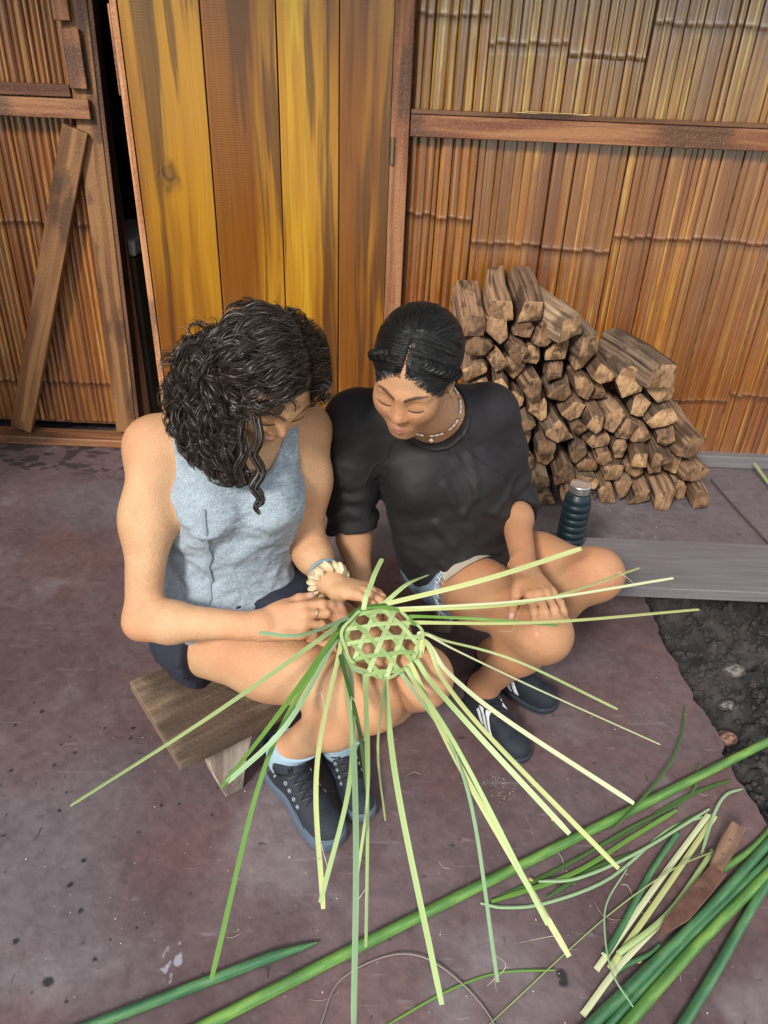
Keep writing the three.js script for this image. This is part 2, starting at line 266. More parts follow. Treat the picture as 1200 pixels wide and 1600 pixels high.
M.bamboo = bamTones.map((t) => phys({ map: bamTex, roughnessMap: bamRough, roughness: 0.85, bumpMap: bamBump, bumpScale: 0.0008, color: C(...t), vertexColors: true, ior: 2.33, specularIntensityMap: bamSpec }));
M.bambooSheenTint = bamTones.map((t) => phys({ map: bamTex, roughnessMap: bamRough, roughness: 0.85, bumpMap: bamBump, bumpScale: 0.0008, color: C(t[0] * 1.18, t[1] * 1.5, t[2] * 1.6), vertexColors: true, ior: 2.33, specularIntensityMap: bamSpec }));  // bamboo again, with brightness and green reflection put into the colour
M.bambooPale = bamTones.map((t, i) => phys({ map: bamTex, roughnessMap: bamRough, roughness: 0.8, bumpMap: bamBump, bumpScale: 0.0008, color: C(t[0] * 1.1, t[1] * 1.1, t[2] * 1.4), vertexColors: true, ior: 2.33, specularIntensityMap: bamSpec }));
// weathered bench board
const boardTex = tex(512, 1024, (u, v) => {
  const x = u * 0.5, y = v, w = 0.03 * (fbm(x * 6, y * 3, 2.5, 3, 3, 3) - 0.5), g = fbm((x + w) * 60, y * 2, 1.5, 4, 30, 2), f = fbm((x + w) * 210, y * 7, 5.5, 3, 105, 7), b = fbm(x * 10, y * 5, 9.5, 4, 5, 5);
  let c = mix3([0.115, 0.072, 0.045], [0.22, 0.150, 0.100], sstep(0.3, 0.7, g)); c = mix3(c, [0.045, 0.028, 0.019], 0.7 * sstep(0.48, 0.64, b)); return c.map((t) => t * (0.7 + 0.56 * f));
});
boardTex.repeat.set(2, 1);
M.board = std({ map: boardTex, bumpMap: frameBump, bumpScale: 0.002, roughness: 0.7 });
M.boardPale = std({ map: boardTex, bumpMap: frameBump, bumpScale: 0.002, roughness: 0.75, color: C(2.2, 2.7, 3.3) });
const greyTex = tex(512, 1024, (u, v) => { const x = u * 0.5, y = v, g = fbm(x * 60, y * 2, 1, 4, 30, 2), f = fbm(x * 210, y * 9, 5, 3, 105, 9), b = fbm(x * 8, y * 5, 9, 4, 4, 5), s = vn(x * 400, y * 300, 2, 200, 300); let c = mix3([0.112, 0.100, 0.104], [0.172, 0.158, 0.166], clamp(0.45 * g + 0.55 * b + 0.1)); if (s > 0.97) c = mix3(c, [0.4, 0.38, 0.36], 0.5); return c.map((t) => t * (0.78 + 0.42 * f)); }); greyTex.repeat.set(2, 1);
M.boardGrey = std({ map: greyTex, bumpMap: frameBump, bumpScale: 0.0012, roughness: 0.6 });
const soilTex = tex(512, 512, (u, v) => { const a = fbm(u * 12, v * 12, 1.5, 6, 0, 0), s = vn(u * 240, v * 240, 5); let c = mix3([0.013, 0.012, 0.012], [0.050, 0.043, 0.041], sstep(0.35, 0.7, a)); if (s > 0.9) c = mix3(c, [0.17, 0.15, 0.135], 0.5); return c; });
M.soil = std({ map: soilTex, roughness: 0.95 });
M.dark = M.frame;

// ---------------------------------------------------------------- ground
{
  const edge = [[0.812,-2.06],[0.811,-1.805],[0.809,-1.603],[0.820,-1.443],[0.840,-1.262],[0.839,-1.159],[0.853,-1.082],[0.858,-1.027],[0.88,-0.8],[0.9,-0.3],[0.9,1.3]];
  const s = new THREE.Shape(); s.moveTo(-3.2, 2.98); s.lineTo(3.4, 2.98); s.lineTo(3.4, 2.06);
  for (let i = 0; i < edge.length - 1; i++) for (let k = 0; k < 10; k++) { const t = k / 10, x = lerp(edge[i][0], edge[i + 1][0], t), z = lerp(edge[i][1], edge[i + 1][1], t); s.lineTo(x + (fbm(x * 30, z * 30, 1.5, 3) - 0.5) * 0.030 * (i ? 1 : 0), -z); }
  s.lineTo(0.9, -1.3); s.lineTo(-3.2, -1.3); s.closePath();
  const g = new THREE.ExtrudeGeometry(s, { depth: 0.1, bevelEnabled: true, bevelThickness: 0.005, bevelSize: 0.003, bevelSegments: 2, curveSegments: 1 });
  g.rotateX(-Math.PI / 2); g.translate(0, -0.106, 0);
  const p = g.attributes.position, uv = g.attributes.uv; for (let i = 0; i < p.count; i++) uv.setXY(i, (p.getX(i) - FX) / FT, (p.getZ(i) - FZ) / FT);
  struct('concrete_floor', g, M.concrete);
}
{ // bare soil in the bed beside the slab
  const nx = 230, nz = 300, w = 2.2, d = 3.3, g = new THREE.PlaneGeometry(w, d, nx, nz); g.rotateX(-Math.PI / 2); g.translate(0.72 + w / 2, 0, -2.08 + d / 2);
  const p = g.attributes.position, uv = g.attributes.uv;
  for (let i = 0; i < p.count; i++) { const x = p.getX(i), z = p.getZ(i), c = fbm(x * 16, z * 16, 1.5, 4), l = Math.max(0, fbm(x * 34, z * 34, 7.5, 3) - 0.55); p.setY(i, -0.115 + 0.05 * c + 0.10 * l + 0.016 * (fbm(x * 90, z * 90, 3, 3) - 0.5)); uv.setXY(i, x, z); }
  g.computeVertexNormals(); struct('soil_bed', g, M.soil);
  const gs = []; for (let i = 0; i < 1500; i++) { const x = 0.86 + Math.pow(rnd(), 1.3) * 1.0, z = rr(-1.95, -0.75), r = rr(0.003, 0.011) * (rnd() < 0.1 ? 1.6 : 1), k = new THREE.IcosahedronGeometry(r, 0), q = k.attributes.position; k.scale(rr(0.8, 1.4), rr(0.5, 0.9), rr(0.8, 1.3)); k.rotateY(rnd() * 6); k.rotateX(rnd() * 2); const c = fbm(x * 16, z * 16, 1.5, 4), l = Math.max(0, fbm(x * 34, z * 34, 7.5, 3) - 0.55); k.translate(x, -0.113 + 0.05 * c + 0.10 * l + r * 0.2, z); gs.push(k); }
  const cl = struct('soil_clods', mergeGeometries(gs), M.soil); cl.userData = { kind: 'stuff', label: 'crumbly dark soil clods beside the concrete slab', category: 'soil' };
  const gr = new THREE.CircleGeometry(60, 48); gr.rotateX(-Math.PI / 2); gr.translate(0, -0.16, 0);
  struct('ground', gr, std({ color: C(0.28, 0.27, 0.20), roughness: 1 }));
}

// ---------------------------------------------------------------- bamboo slat walls
function slat(w, y0, y1, nodes, mat, parent, x, z, lean = 0, fl = 0.05) {
  const ys = new Set([y0, y1]); for (const n of nodes) if (n > y0 + 0.03 && n < y1 - 0.03) for (const d of [-0.03, -0.011, -0.005, 0.001, 0.006, 0.013, 0.03]) ys.add(n + d);
  for (let y = y0 + 0.2; y < y1; y += 0.25) ys.add(y);
  const Y = [...ys].sort((a, b) => a - b), pos = [], uv = [], col = [], idx = [], K = 6, ou = 0.02 + rnd() * 0.44, ov = rnd() * 0.4, bow = rr(-1, 1) * 0.0025;
  Y.forEach((y, j) => {
    let bul = 0, dk = 1; for (const n of nodes) { const q = y - n; if (Math.abs(q) < 0.02) { bul = 0.0026 * Math.exp(-q * q / 0.00004) - 0.0022 * Math.exp(-((q + 0.010) ** 2) / 0.00003); } if (q > -0.013 && q < 0.003) dk = 0.55; }
    const wj = w * (1 + 0.05 * Math.sin(y * 3 + ou));
    for (let k = 0; k <= K; k++) {
      const t = k / K * 2 - 1, e = Math.abs(t) > 0.99 ? -0.0019 : 0;
      pos.push(x + t * wj / 2 + lean * (y - 0.9) + bow * Math.sin(y * 2.3 + ou), y, z + (1 - t * t) * w * fl + bul * (1 - 0.5 * t * t) + e); uv.push(t * wj / 2 + ou, y + ov); const d = dk; col.push(d, d * (dk < 1 ? 0.9 : 1), d * (dk < 1 ? 0.85 : 1));
    }
  });
  const n = K + 1; for (let j = 0; j < Y.length - 1; j++) for (let k = 0; k < K; k++) { const a = j * n + k; idx.push(a, a + 1, a + n, a + 1, a + n + 1, a + n); }
  const g = new THREE.BufferGeometry(); g.setAttribute('position', new THREE.Float32BufferAttribute(pos, 3)); g.setAttribute('uv', new THREE.Float32BufferAttribute(uv, 2)); g.setAttribute('color', new THREE.Float32BufferAttribute(col, 3)); g.setIndex(idx); g.computeVertexNormals();
  return part('bamboo_slat', g, mat, parent);
}
function slats(parent, x0, x1, y0, y1, nodes, z, mats, wmin, wmax, lean = 0, tones = null, fl = 0.11) {
  let x = x0; const jn = nodes.map(() => rr(-0.01, 0.01));
  while (x < x1 - 0.004) { let w = rr(wmin, wmax); if (x + w > x1 - wmin * 0.6) w = x1 - x; const t = mats[tones ? tones[(rnd() * tones.length) | 0] : (rnd() * mats.length) | 0];
    slat(w - 0.0012, y0, y1, nodes.map((n, i) => n + jn[i] * ((x - x0) / (x1 - x0)) + rr(-0.004, 0.004)), t, parent, x + w / 2, z + rr(-0.0035, 0.0035), lean, fl); x += w; }
}
const wall = thing('bamboo_wall', 'right-hand wall of flattened varnished bamboo slats with a brown horizontal rail', 'wall');
// below the rail amber culms, above it a paler olive tint paints in reflected garden light
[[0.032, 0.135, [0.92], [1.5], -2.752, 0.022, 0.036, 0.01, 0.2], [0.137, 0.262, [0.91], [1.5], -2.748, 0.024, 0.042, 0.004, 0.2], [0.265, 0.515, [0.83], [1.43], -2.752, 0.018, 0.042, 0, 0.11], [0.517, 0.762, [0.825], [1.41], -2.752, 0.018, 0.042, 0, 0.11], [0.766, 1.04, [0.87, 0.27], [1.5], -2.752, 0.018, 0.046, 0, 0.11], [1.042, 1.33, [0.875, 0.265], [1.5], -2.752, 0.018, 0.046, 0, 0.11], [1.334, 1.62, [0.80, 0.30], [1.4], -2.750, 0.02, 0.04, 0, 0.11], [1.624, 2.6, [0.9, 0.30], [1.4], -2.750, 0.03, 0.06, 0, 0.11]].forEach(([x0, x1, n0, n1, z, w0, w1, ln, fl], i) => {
  slats(wall, x0, x1, 0.05, 1.195, n0, z, M.bamboo, w0, w1, ln, i < 2 ? [0, 3, 4, 2] : null, fl); slats(wall, x0, x1, 1.197, 2.6, n1, z, M.bambooSheenTint, w0, w1, ln, null, fl);
});
part('backing', box(2.66, 2.6, 0.03, 1.33, 1.3, -2.79), M.dark, wall);
part('rail', box(2.6, 0.066, 0.034, 1.333, 1.196, -2.722, 0.003, 0.3, 0.7), M.frame, wall);
part('rail_ledge', box(2.6, 0.012, 0.040, 1.333, 1.2355, -2.720, 0.002, 0.1, 0.2), M.frameDark, wall);
part('post', box(0.062, 2.6, 0.06, -0.002, 1.3, -2.735, 0.003, 0.1, 0.33), M.frame, wall);
part('base_board', box(2.56, 0.052, 0.05, 1.315, 0.026, -2.735, 0.005, 0.3, 0.1), M.boardGrey, wall);
{
  const g1 = sweep(curve([[0.365, 1.245, -2.706], [0.49, 1.2435, -2.712], [0.60, 1.2445, -2.709]], 8), () => [[-0.005, -0.0012], [0.005, -0.0012], [0.005, 0.0012], [-0.005, 0.0012]]);
  const g2 = sweep(curve([[0.395, 1.2485, -2.708], [0.50, 1.2475, -2.704], [0.612, 1.2468, -2.711]], 8), () => [[-0.004, -0.001], [0.004, -0.001], [0.004, 0.001], [-0.004, 0.001]]);
  const m = std({ color: C(0.62, 0.47, 0.24), roughness: 0.6 });
  single('palm_strip', g1, m, 'lower and longer pale dry strip lying on the wall rail', 'palm strip'); single('palm_strip', g2, m, 'upper pale dry strip on the wall rail, shifted right', 'palm strip');
}
// plank door, hinged at the post and standing ajar towards the viewer
{
  const A = 0.312, door = thing('plank_door', 'tall door of varnished golden planks standing ajar beside the post', 'door', null, [-0.037, 0, -2.722]);
  const seams = [0, 0.172, 0.362, 0.578, 0.800];
  for (let i = 0; i < 4; i++) {
    const a = seams[i], b = seams[i + 1], w = b - a - 0.0035, g = box(w, 2.36, 0.024, -(a + b) / 2, 1.23, 0.012 + [0, 0.0012, -0.0008, 0.0004][i], 0.004, [0.88, 0.62, 0.40, 0.11][i], [1.24, 1.3, 1.4, 1.2][i]);
    part('plank', g, M.plank, door);
  }
  part('edge_batten', box(0.018, 2.36, 0.032, -0.8105, 1.23, 0.010, 0.002, 0.2, 0.1), M.batten, door);
  part('edge_batten', box(0.006, 0.22, 0.03, -0.8227, 1.37, 0.012, 0.002, 0.1, 0.4), M.batten, door);
  for (const y of [1.12, 0.3, 2.1]) { const h = part('hinge', new THREE.CylinderGeometry(0.006, 0.006, 0.08, 10), std({ color: C(0.28, 0.22, 0.13), metalness: 0.8, roughness: 0.45 }), door); h.position.set(0.006, y, 0.026); }
  part('cross_board', box(0.72, 0.1, 0.024, -0.4, 2.1, -0.014, 0.003), M.frame, door); part('cross_board', box(0.72, 0.1, 0.024, -0.4, 0.35, -0.014, 0.003), M.frame, door);
  door.rotation.y = A;
}
// framed bamboo door on the left
{
  const d = thing('bamboo_door', 'left-hand framed door of bamboo slats with a diagonal brace', 'door');
  slats(d, -2.05, -1.02, 0.075, 1.19, [0.835, 0.235], -2.748, M.bambooPale, 0.014, 0.03, 0.012, [0, 1, 2, 4, 6, 3, 5], 0.3);
  slats(d, -2.03, -0.99, 1.20, 2.3, [1.9], -2.748, M.bambooPale, 0.014, 0.03, 0.012, [0, 2, 5, 3, 6, 6], 0.3);
  part('backing', box(1.1, 2.3, 0.02, -1.52, 1.2, -2.783), M.dark, d);
  const st = part('stile', box(0.082, 2.28, 0.04, 0, 1.14, 0, 0.004, 0.05, 0.22), M.frameGold, d); st.position.set(-1.052, 0.05, -2.722); st.rotation.z = -0.034;
  const st2 = part('stile', box(0.014, 2.28, 0.06, 0, 1.14, 0, 0.002, 0.4, 0.2), M.frameDark, d); st2.position.set(-1.003, 0.05, -2.735); st2.rotation.z = -0.034;
  part('stile', box(0.09, 2.28, 0.04, -1.76, 1.19, -2.722, 0.003), M.frame, d);
  part('rail', box(0.78, 0.056, 0.026, -1.385, 1.203, -2.69, 0.003, 0.2, 0.4), M.frame, d);
  part('rail_ledge', box(0.74, 0.034, 0.03, -1.425, 1.252, -2.71, 0.003, 0.5, 0.1), M.frameDark, d);
  part('corner_block', box(0.055, 0.16, 0.02, -1.02, 1.34, -2.69, 0.003, 0.2, 0.5), M.frame, d); part('corner_block', box(0.05, 0.12, 0.02, -1.038, 1.50, -2.69, 0.003, 0.1, 0.1), M.frame, d);
  const br = part('brace', box(0.084, 1.17, 0.03, 0, 0, 0, 0.004, 0.2, 0.9), M.frameGold, d); br.position.set(-1.262, 0.60, -2.715 + 0.02); br.rotation.z = -0.365;
  part('threshold', box(1.12, 0.036, 0.09, -1.47, 0.018, -2.70, 0.006, 0.1, 0.3), M.frame, d);
}
// the dark room behind the doors
{
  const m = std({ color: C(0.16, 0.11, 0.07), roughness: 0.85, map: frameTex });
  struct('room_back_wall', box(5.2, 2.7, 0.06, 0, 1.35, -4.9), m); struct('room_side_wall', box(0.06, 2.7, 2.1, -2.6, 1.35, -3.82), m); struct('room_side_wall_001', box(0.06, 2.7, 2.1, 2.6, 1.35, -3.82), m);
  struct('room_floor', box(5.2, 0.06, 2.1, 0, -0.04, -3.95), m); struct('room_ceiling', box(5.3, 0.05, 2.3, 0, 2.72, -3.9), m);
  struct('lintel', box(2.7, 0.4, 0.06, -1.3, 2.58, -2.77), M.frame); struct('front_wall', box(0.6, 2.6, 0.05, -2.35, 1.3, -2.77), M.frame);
  const b = thing('storage_chest', 'pale-lidded storage chest in the dark gap between the doors', 'chest');
  part('lid', box(0.36, 0.06, 0.40, -1.15, 0.735, -3.06, 0.012), std({ color: C(0.78, 0.78, 0.74), roughness: 0.5 }), b); part('chest_body', box(0.34, 0.70, 0.38, -1.15, 0.353, -3.06, 0.008), std({ color: C(0.17, 0.145, 0.09), roughness: 0.6 }), b);
  part('panel_edge', box(0.28, 0.60, 0.012, -1.15, 0.36, -2.865, 0.003), std({ color: C(0.15, 0.13, 0.08), roughness: 0.6 }), b);
}
// unseen left wall, added to cut sky light and deepen shadows
{ const w = thing('light_block_wall', 'added unseen plank wall blocking sky light on the left of the porch', 'wall'); for (let i = 0; i < 12; i++) part('plank', box(0.03, 2.5, 0.176, -2.35, 1.25, -2.65 + i * 0.18, 0.003, 0.1 * i, 1.2), M.frame, w); }
// porch covering out of view, its front edge set to shape the light
{
  const g = new THREE.BufferGeometry(), pos = [], idx = [], nx = 160; let k = 0;
  for (let i = 0; i <= nx; i++) { const x = -3.4 + 6.8 * i / nx, h = 0.012 * Math.sin(x * 80); for (const [z, y] of [[-5.0, 2.95], [-1.2, 2.62]]) pos.push(x, y + h, z); if (i < nx) { idx.push(k, k + 1, k + 2, k + 1, k + 3, k + 2); } k += 2; }
  g.setAttribute('position', new THREE.Float32BufferAttribute(pos, 3)); g.setIndex(idx); g.computeVertexNormals();
  struct('unseen_roof', g, std({ color: C(0.24, 0.22, 0.2), roughness: 0.6, metalness: 0.2, side: THREE.DoubleSide }));
}

// trees of the garden behind the viewer, mirrored in the varnish
{
  const leafM = phys({ color: C(0.13, 0.22, 0.035), roughness: 0.6, transmission: 0.3, thickness: 0, side: THREE.DoubleSide }), barkM = std({ color: C(0.12, 0.09, 0.06), roughness: 0.9 });
  const labels = ['broad leafy tree in the garden straight behind the viewer', 'leafy garden tree to the right of the porch', 'tall leafy tree farther right in the garden', 'round leafy tree far back in the garden'];
  [[1.4, 9.0, 2.3, 2.0], [5.2, 7.5, 2.4, 2.0], [9.5, 5.0, 3.0, 2.2], [-4.6, 10.5, 2.4, 2.0]].forEach(([x, z, h, r], i) => {
    const t = thing('garden_tree', labels[i], 'tree', 'trees behind the viewer', [x, -0.16, z]), pos = [], idx = [];
    part('trunk', tube([[0, 0, 0], [0.06, h * 0.4, 0.03], [-0.03, h * 0.8, 0]], (q) => 0.14 - 0.07 * q, 8, 8), barkM, t);
    for (let k = 0; k < 2400; k++) { const a = rnd() * 6.283, e = Math.acos(rr(-1, 1)), q = r * (0.55 + 0.45 * Math.sqrt(rnd())) * (0.8 + 0.4 * vn(a * 2, e * 2.5, i)), c = V(Math.sin(e) * Math.cos(a) * q, h + 0.85 * Math.cos(e) * q, Math.sin(e) * Math.sin(a) * q), u = V(rr(-1, 1), rr(-0.5, 0.5), rr(-1, 1)).normalize().multiplyScalar(0.11), w = V(rr(-1, 1), rr(-1, 1), rr(-1, 1)).cross(u).normalize().multiplyScalar(0.05), b = pos.length / 3; for (const [su, sw] of [[-1, 0], [0, -1], [1, 0], [0, 1]]) pos.push(c.x + u.x * su + w.x * sw, c.y + u.y * su + w.y * sw, c.z + u.z * su + w.z * sw); idx.push(b, b + 1, b + 2, b, b + 2, b + 3); }
    const g = new THREE.BufferGeometry(); g.setAttribute('position', new THREE.Float32BufferAttribute(pos, 3)); g.setIndex(idx); g.computeVertexNormals(); const c = part('crown', g, leafM, t); c.userData.kind = 'stuff';
  });
}

// ---------------------------------------------------------------- firewood: split logs, cut ends towards the viewer
const woodTex = tex(512, 1024, (u, v) => {
  const x = u * 0.5, y = v, g = fbm(x * 120, y * 4, 1.5, 4, 60, 4), f = fbm(x * 360, y * 12, 5.5, 3, 180, 12), b = fbm(x * 16, y * 8, 9.5, 4, 8, 8), cr = fbm(x * 80, y * 3, 13.5, 3, 40, 3);
  let c = mix3([0.34, 0.27, 0.22], [0.78, 0.68, 0.58], sstep(0.3, 0.7, g)); c = mix3(c, [0.13, 0.095, 0.08], 0.8 * sstep(0.56, 0.72, b)); c = mix3(c, [0.05, 0.035, 0.03], 0.8 * sstep(0.66, 0.74, cr)); return c.map((t) => t * (0.7 + 0.6 * f));
});
woodTex.repeat.set(2, 1);
const woodBump = tex(256, 512, (u, v) => 0.6 * fbm(u * 60, v * 4, 1.5, 4, 60, 4) + 0.4 * fbm(u * 30, v * 20, 3.5, 3, 30, 20), false); woodBump.repeat.set(2, 1);
const endTex = tex(512, 512, (u, v) => { const x = u * 0.5, y = v * 0.5; const a = fbm(x * 40, y * 40, 1.5, 5, 20, 20), st = fbm(x * 160, y * 34, 4.5, 3, 80, 17), f = fbm(x * 300, y * 300, 6.5, 2, 150, 150), ck = fbm(x * 50, y * 50, 9.5, 4, 25, 25);
  let c = mix3([0.30, 0.19, 0.115], [0.66, 0.47, 0.30], sstep(0.3, 0.7, a * 0.6 + st * 0.4)); c = mix3(c, [0.10, 0.07, 0.05], 0.75 * sstep(0.60, 0.70, ck)); return c.map((t) => t * (0.72 + 0.56 * f)); });
endTex.repeat.set(2, 2);
const endBump = tex(256, 256, (u, v) => 0.5 * fbm(u * 20, v * 20, 1.5, 5, 20, 20) + 0.5 * fbm(u * 80, v * 17, 4.5, 3, 80, 17), false); endBump.repeat.set(2, 2);
const sideTones = [[0.46, 0.32, 0.22], [0.34, 0.235, 0.17], [0.60, 0.48, 0.36], [0.28, 0.215, 0.17]], endTones = [[0.50, 0.41, 0.33], [0.70, 0.59, 0.47], [0.38, 0.30, 0.24]];
M.logSide = sideTones.map((t) => std({ map: woodTex, bumpMap: woodBump, bumpScale: 0.006, roughness: 0.85, color: C(...t) }));
M.logEnd = endTones.map((t) => std({ map: endTex, bumpMap: endBump, bumpScale: 0.004, roughness: 0.85, color: C(...t) }));
// poly: outline in (x, y) round the log's centre; length runs from z = 0 back to -len
function logMesh(poly, len, parent, o = {}) {
  const n = poly.length, rings = 9, pos = [], uv = [], idx = [], R = []; let s = 0;
  const P = []; // outline refined and roughened
  for (let i = 0; i < n; i++) { const a = poly[i], b = poly[(i + 1) % n], k = 3; for (let q = 0; q < k; q++) { const t = q / k + (q ? 0 : 0.03); P.push([lerp(a[0], b[0], t), lerp(a[1], b[1], t)]); } }
  const m = P.length, sd = rnd() * 50, taper = rr(-0.12, 0.1), bend = [rr(-1, 1) * 0.012, rr(-1, 1) * 0.008], slant = [rr(-1, 1) * 0.28, rr(-1, 1) * 0.2];
  for (let j = 0; j < rings; j++) {
    const t = j / (rings - 1); let per = 0;
    for (let k = 0; k <= m; k++) { const p = P[k % m]; if (k) per += Math.hypot(p[0] - P[k - 1][0], p[1] - P[k - 1][1]);
      const f = (1 + taper * t) * (1 + 0.16 * (fbm3(p[0] * 40 + sd, p[1] * 40, t * 4.2, 3) - 0.5)), e = (j === 0 || j === rings - 1) ? 0.955 : 1;
      pos.push(p[0] * f * e + bend[0] * Math.sin(t * 3.14), p[1] * f * e + bend[1] * Math.sin(t * 3.14), -t * len + (p[0] * slant[0] + p[1] * slant[1]) * (j === 0 ? 1 : j === rings - 1 ? -1 : 0.5 - t)); uv.push(per + sd, t * len + sd * 0.3); }
  }
  for (let j = 0; j < rings - 1; j++) for (let k = 0; k < m; k++) { const a = j * (m + 1) + k, b = a + m + 1; idx.push(a, b, a + 1, a + 1, b, b + 1); }
  const g = new THREE.BufferGeometry(); g.setAttribute('position', new THREE.Float32BufferAttribute(pos, 3)); g.setAttribute('uv', new THREE.Float32BufferAttribute(uv, 2)); g.setIndex(idx); const side = g.toNonIndexed(); side.computeVertexNormals(); g.computeVertexNormals();
  part('split_side', g, M.logSide[o.side ?? (rnd() * 4) | 0], parent);
  for (const e of [0, rings - 1]) {
    const ep = [], eu = [], ei = [], q = 3; let cx = 0, cy = 0, cz = 0;
    for (let k = 0; k < m; k++) { const b = 3 * (e * (m + 1) + k); cx += pos[b] / m; cy += pos[b + 1] / m; cz += pos[b + 2] / m; }
    const rg = [1, 0.7, 0.38]; rg.forEach((f, r) => { for (let k = 0; k < m; k++) { const b = 3 * (e * (m + 1) + k), x = cx + (pos[b] - cx) * f, y = cy + (pos[b + 1] - cy) * f; ep.push(x, y, cz + (pos[b + 2] - cz) * f + (r ? (e ? -1 : 1) * (0.003 + 0.010 * (fbm3(x * 45 + sd, y * 45, 2, 2) - 0.4)) : 0)); eu.push(x + sd, y + sd); } });
    ep.push(cx, cy, cz + (e ? -1 : 1) * 0.005); eu.push(cx + sd, cy + sd);
    for (let r = 0; r < q - 1; r++) for (let k = 0; k < m; k++) { const a = r * m + k, b = r * m + (k + 1) % m; e ? ei.push(a, a + m, b, b, a + m, b + m) : ei.push(a, b, a + m, b, b + m, a + m); }
    for (let k = 0; k < m; k++) { const a = (q - 1) * m + k, b = (q - 1) * m + (k + 1) % m; e ? ei.push(b, a, q * m) : ei.push(a, b, q * m); }
    const h = new THREE.BufferGeometry(); h.setAttribute('position', new THREE.Float32BufferAttribute(ep, 3)); h.setAttribute('uv', new THREE.Float32BufferAttribute(eu, 2)); h.setIndex(ei); h.computeVertexNormals();
    part('cut_end', h, M.logEnd[o.end ?? (rnd() * 3) | 0], parent);
  }
}
{
  const pts = [[0.352,0.623],[0.449,0.622],[0.302,0.561],[0.424,0.562],[0.474,0.536],[0.503,0.602],[0.561,0.544],[0.647,0.534],[0.719,0.494],[0.570,0.483],[0.820,0.460],[0.295,0.486],[0.381,0.432],[0.429,0.472],[0.490,0.437],[0.595,0.407],[0.677,0.430],[0.732,0.413],[0.921,0.440],[0.437,0.361],[0.525,0.350],[0.650,0.355],[0.712,0.328],[0.784,0.331],[0.873,0.380],[0.948,0.339],[0.487,0.303],[0.592,0.288],[0.680,0.287],[0.749,0.249],[0.838,0.304],[0.894,0.265],[0.989,0.280],[0.475,0.237],[0.565,0.230],[0.637,0.240],[0.690,0.190],[0.769,0.195],[0.832,0.222],[0.900,0.204],[0.954,0.206],[1.075,0.243],[0.506,0.144],[0.580,0.164],[0.640,0.128],[0.737,0.139],[0.820,0.131],[0.979,0.156],[1.036,0.162],[1.114,0.149],[0.553,0.093],[0.736,0.082],[0.874,0.071],[0.912,0.130],[1.012,0.060],[0.582,0.025],[0.735,0.024],[0.812,0.045],[1.091,0.047],[1.161,0.050],[0.659,0.055],[0.940,0.050],[0.36,0.52],[0.37,0.34],[0.33,0.41],[0.41,0.27],[0.42,0.20],[0.44,0.12],[0.50,0.045],[0.43,0.04]];
  const R = 0.066, rowH = 0.075;
  const items = pts.map(([x, y]) => {
    let poly = []; for (let k = 0; k < 12; k++) poly.push([Math.cos(k / 12 * 6.283) * R, Math.sin(k / 12 * 6.283) * R]);
    const clip = (nx, ny, d) => { const o = []; for (let i = 0; i < poly.length; i++) { const a = poly[i], b = poly[(i + 1) % poly.length], da = a[0] * nx + a[1] * ny - d, db = b[0] * nx + b[1] * ny - d; if (da <= 0) o.push(a); if (da * db < 0) { const t = da / (da - db); o.push([lerp(a[0], b[0], t), lerp(a[1], b[1], t)]); } } poly = o; };
    for (const [qx, qy] of pts) { const dx = qx - x, dy = qy - y, l = Math.hypot(dx, dy); if (l > 0 && l < 2.2 * R) clip(dx / l, dy / l, l / 2 - rr(0.0015, 0.006)); }
    clip(0, -1, y - 0.002); // the floor
    if (rnd() < 0.7) { const a = rnd() * 6.283; clip(Math.cos(a), Math.sin(a), R * rr(0.42, 0.66)); }
    if (rnd() < 0.55) { const a = rnd() * 6.283; clip(Math.cos(a), Math.sin(a), R * rr(0.30, 0.5)); }
    // drop tiny edges
    let ch = true; while (ch && poly.length > 4) { ch = false; for (let i = 0; i < poly.length; i++) { const a = poly[i], b = poly[(i + 1) % poly.length]; if (Math.hypot(a[0] - b[0], a[1] - b[1]) < 0.018) { poly[i] = [(a[0] + b[0]) / 2, (a[1] + b[1]) / 2]; poly.splice((i + 1) % poly.length, 1); ch = true; break; } } }
    poly = poly.map(([a, b]) => { const k = rr(0.84, 1.02); return [a * k, b * k]; }); return { x, y, poly, row: Math.floor(Math.max(0, y) / rowH) };
  });
  const ord = ['first', 'second', 'third', 'fourth', 'fifth', 'sixth', 'seventh', 'eighth', 'ninth', 'tenth', 'eleventh', 'twelfth', 'thirteenth'];
  const rows = {}; items.forEach((t) => (rows[t.row] ??= []).push(t)); Object.values(rows).forEach((r) => r.sort((a, b) => a.x - b.x).forEach((t, i) => { t.i = i; t.n = r.length; }));
  for (const t of items) {
    const w = t.row === 0 ? 'bottom row' : `${ord[t.row]} row up`, p = t.i === t.n - 1 ? 'rightmost' : t.i === 0 ? 'leftmost' : ord[t.i] + ' from left';
    const o = thing('firewood_log', `split log in firewood stack, ${w}, ${p}`, 'log', 'firewood stack', [t.x, t.y, -2.36 - 0.10 * Math.max(0, t.y) + rr(-0.055, 0.04)]);
    o.rotation.set(rr(-0.03, 0.03), rr(-0.05, 0.05), 0); logMesh(t.poly, rr(0.27, 0.31), o);
  }
  const top = (poly, pos, ry, rx, rz, label, side, end, len = 0.3) => { const o = thing('firewood_log', label, 'log', 'firewood stack', pos); o.rotation.set(rx, ry, rz); logMesh(poly, len, o, { side, end }); };
  const quad = (w, h, s = 0) => [[-w, -h], [w, -h * (1 - s)], [w * 0.8, h], [-w * 0.7, h * 0.9]];
  top(quad(0.042, 0.045, 0.3), [0.575, 0.660, -2.36], 0.42, 0.10, 0.2, 'pale grey split log topmost on the firewood stack, lying askew', 2, 1, 0.27);
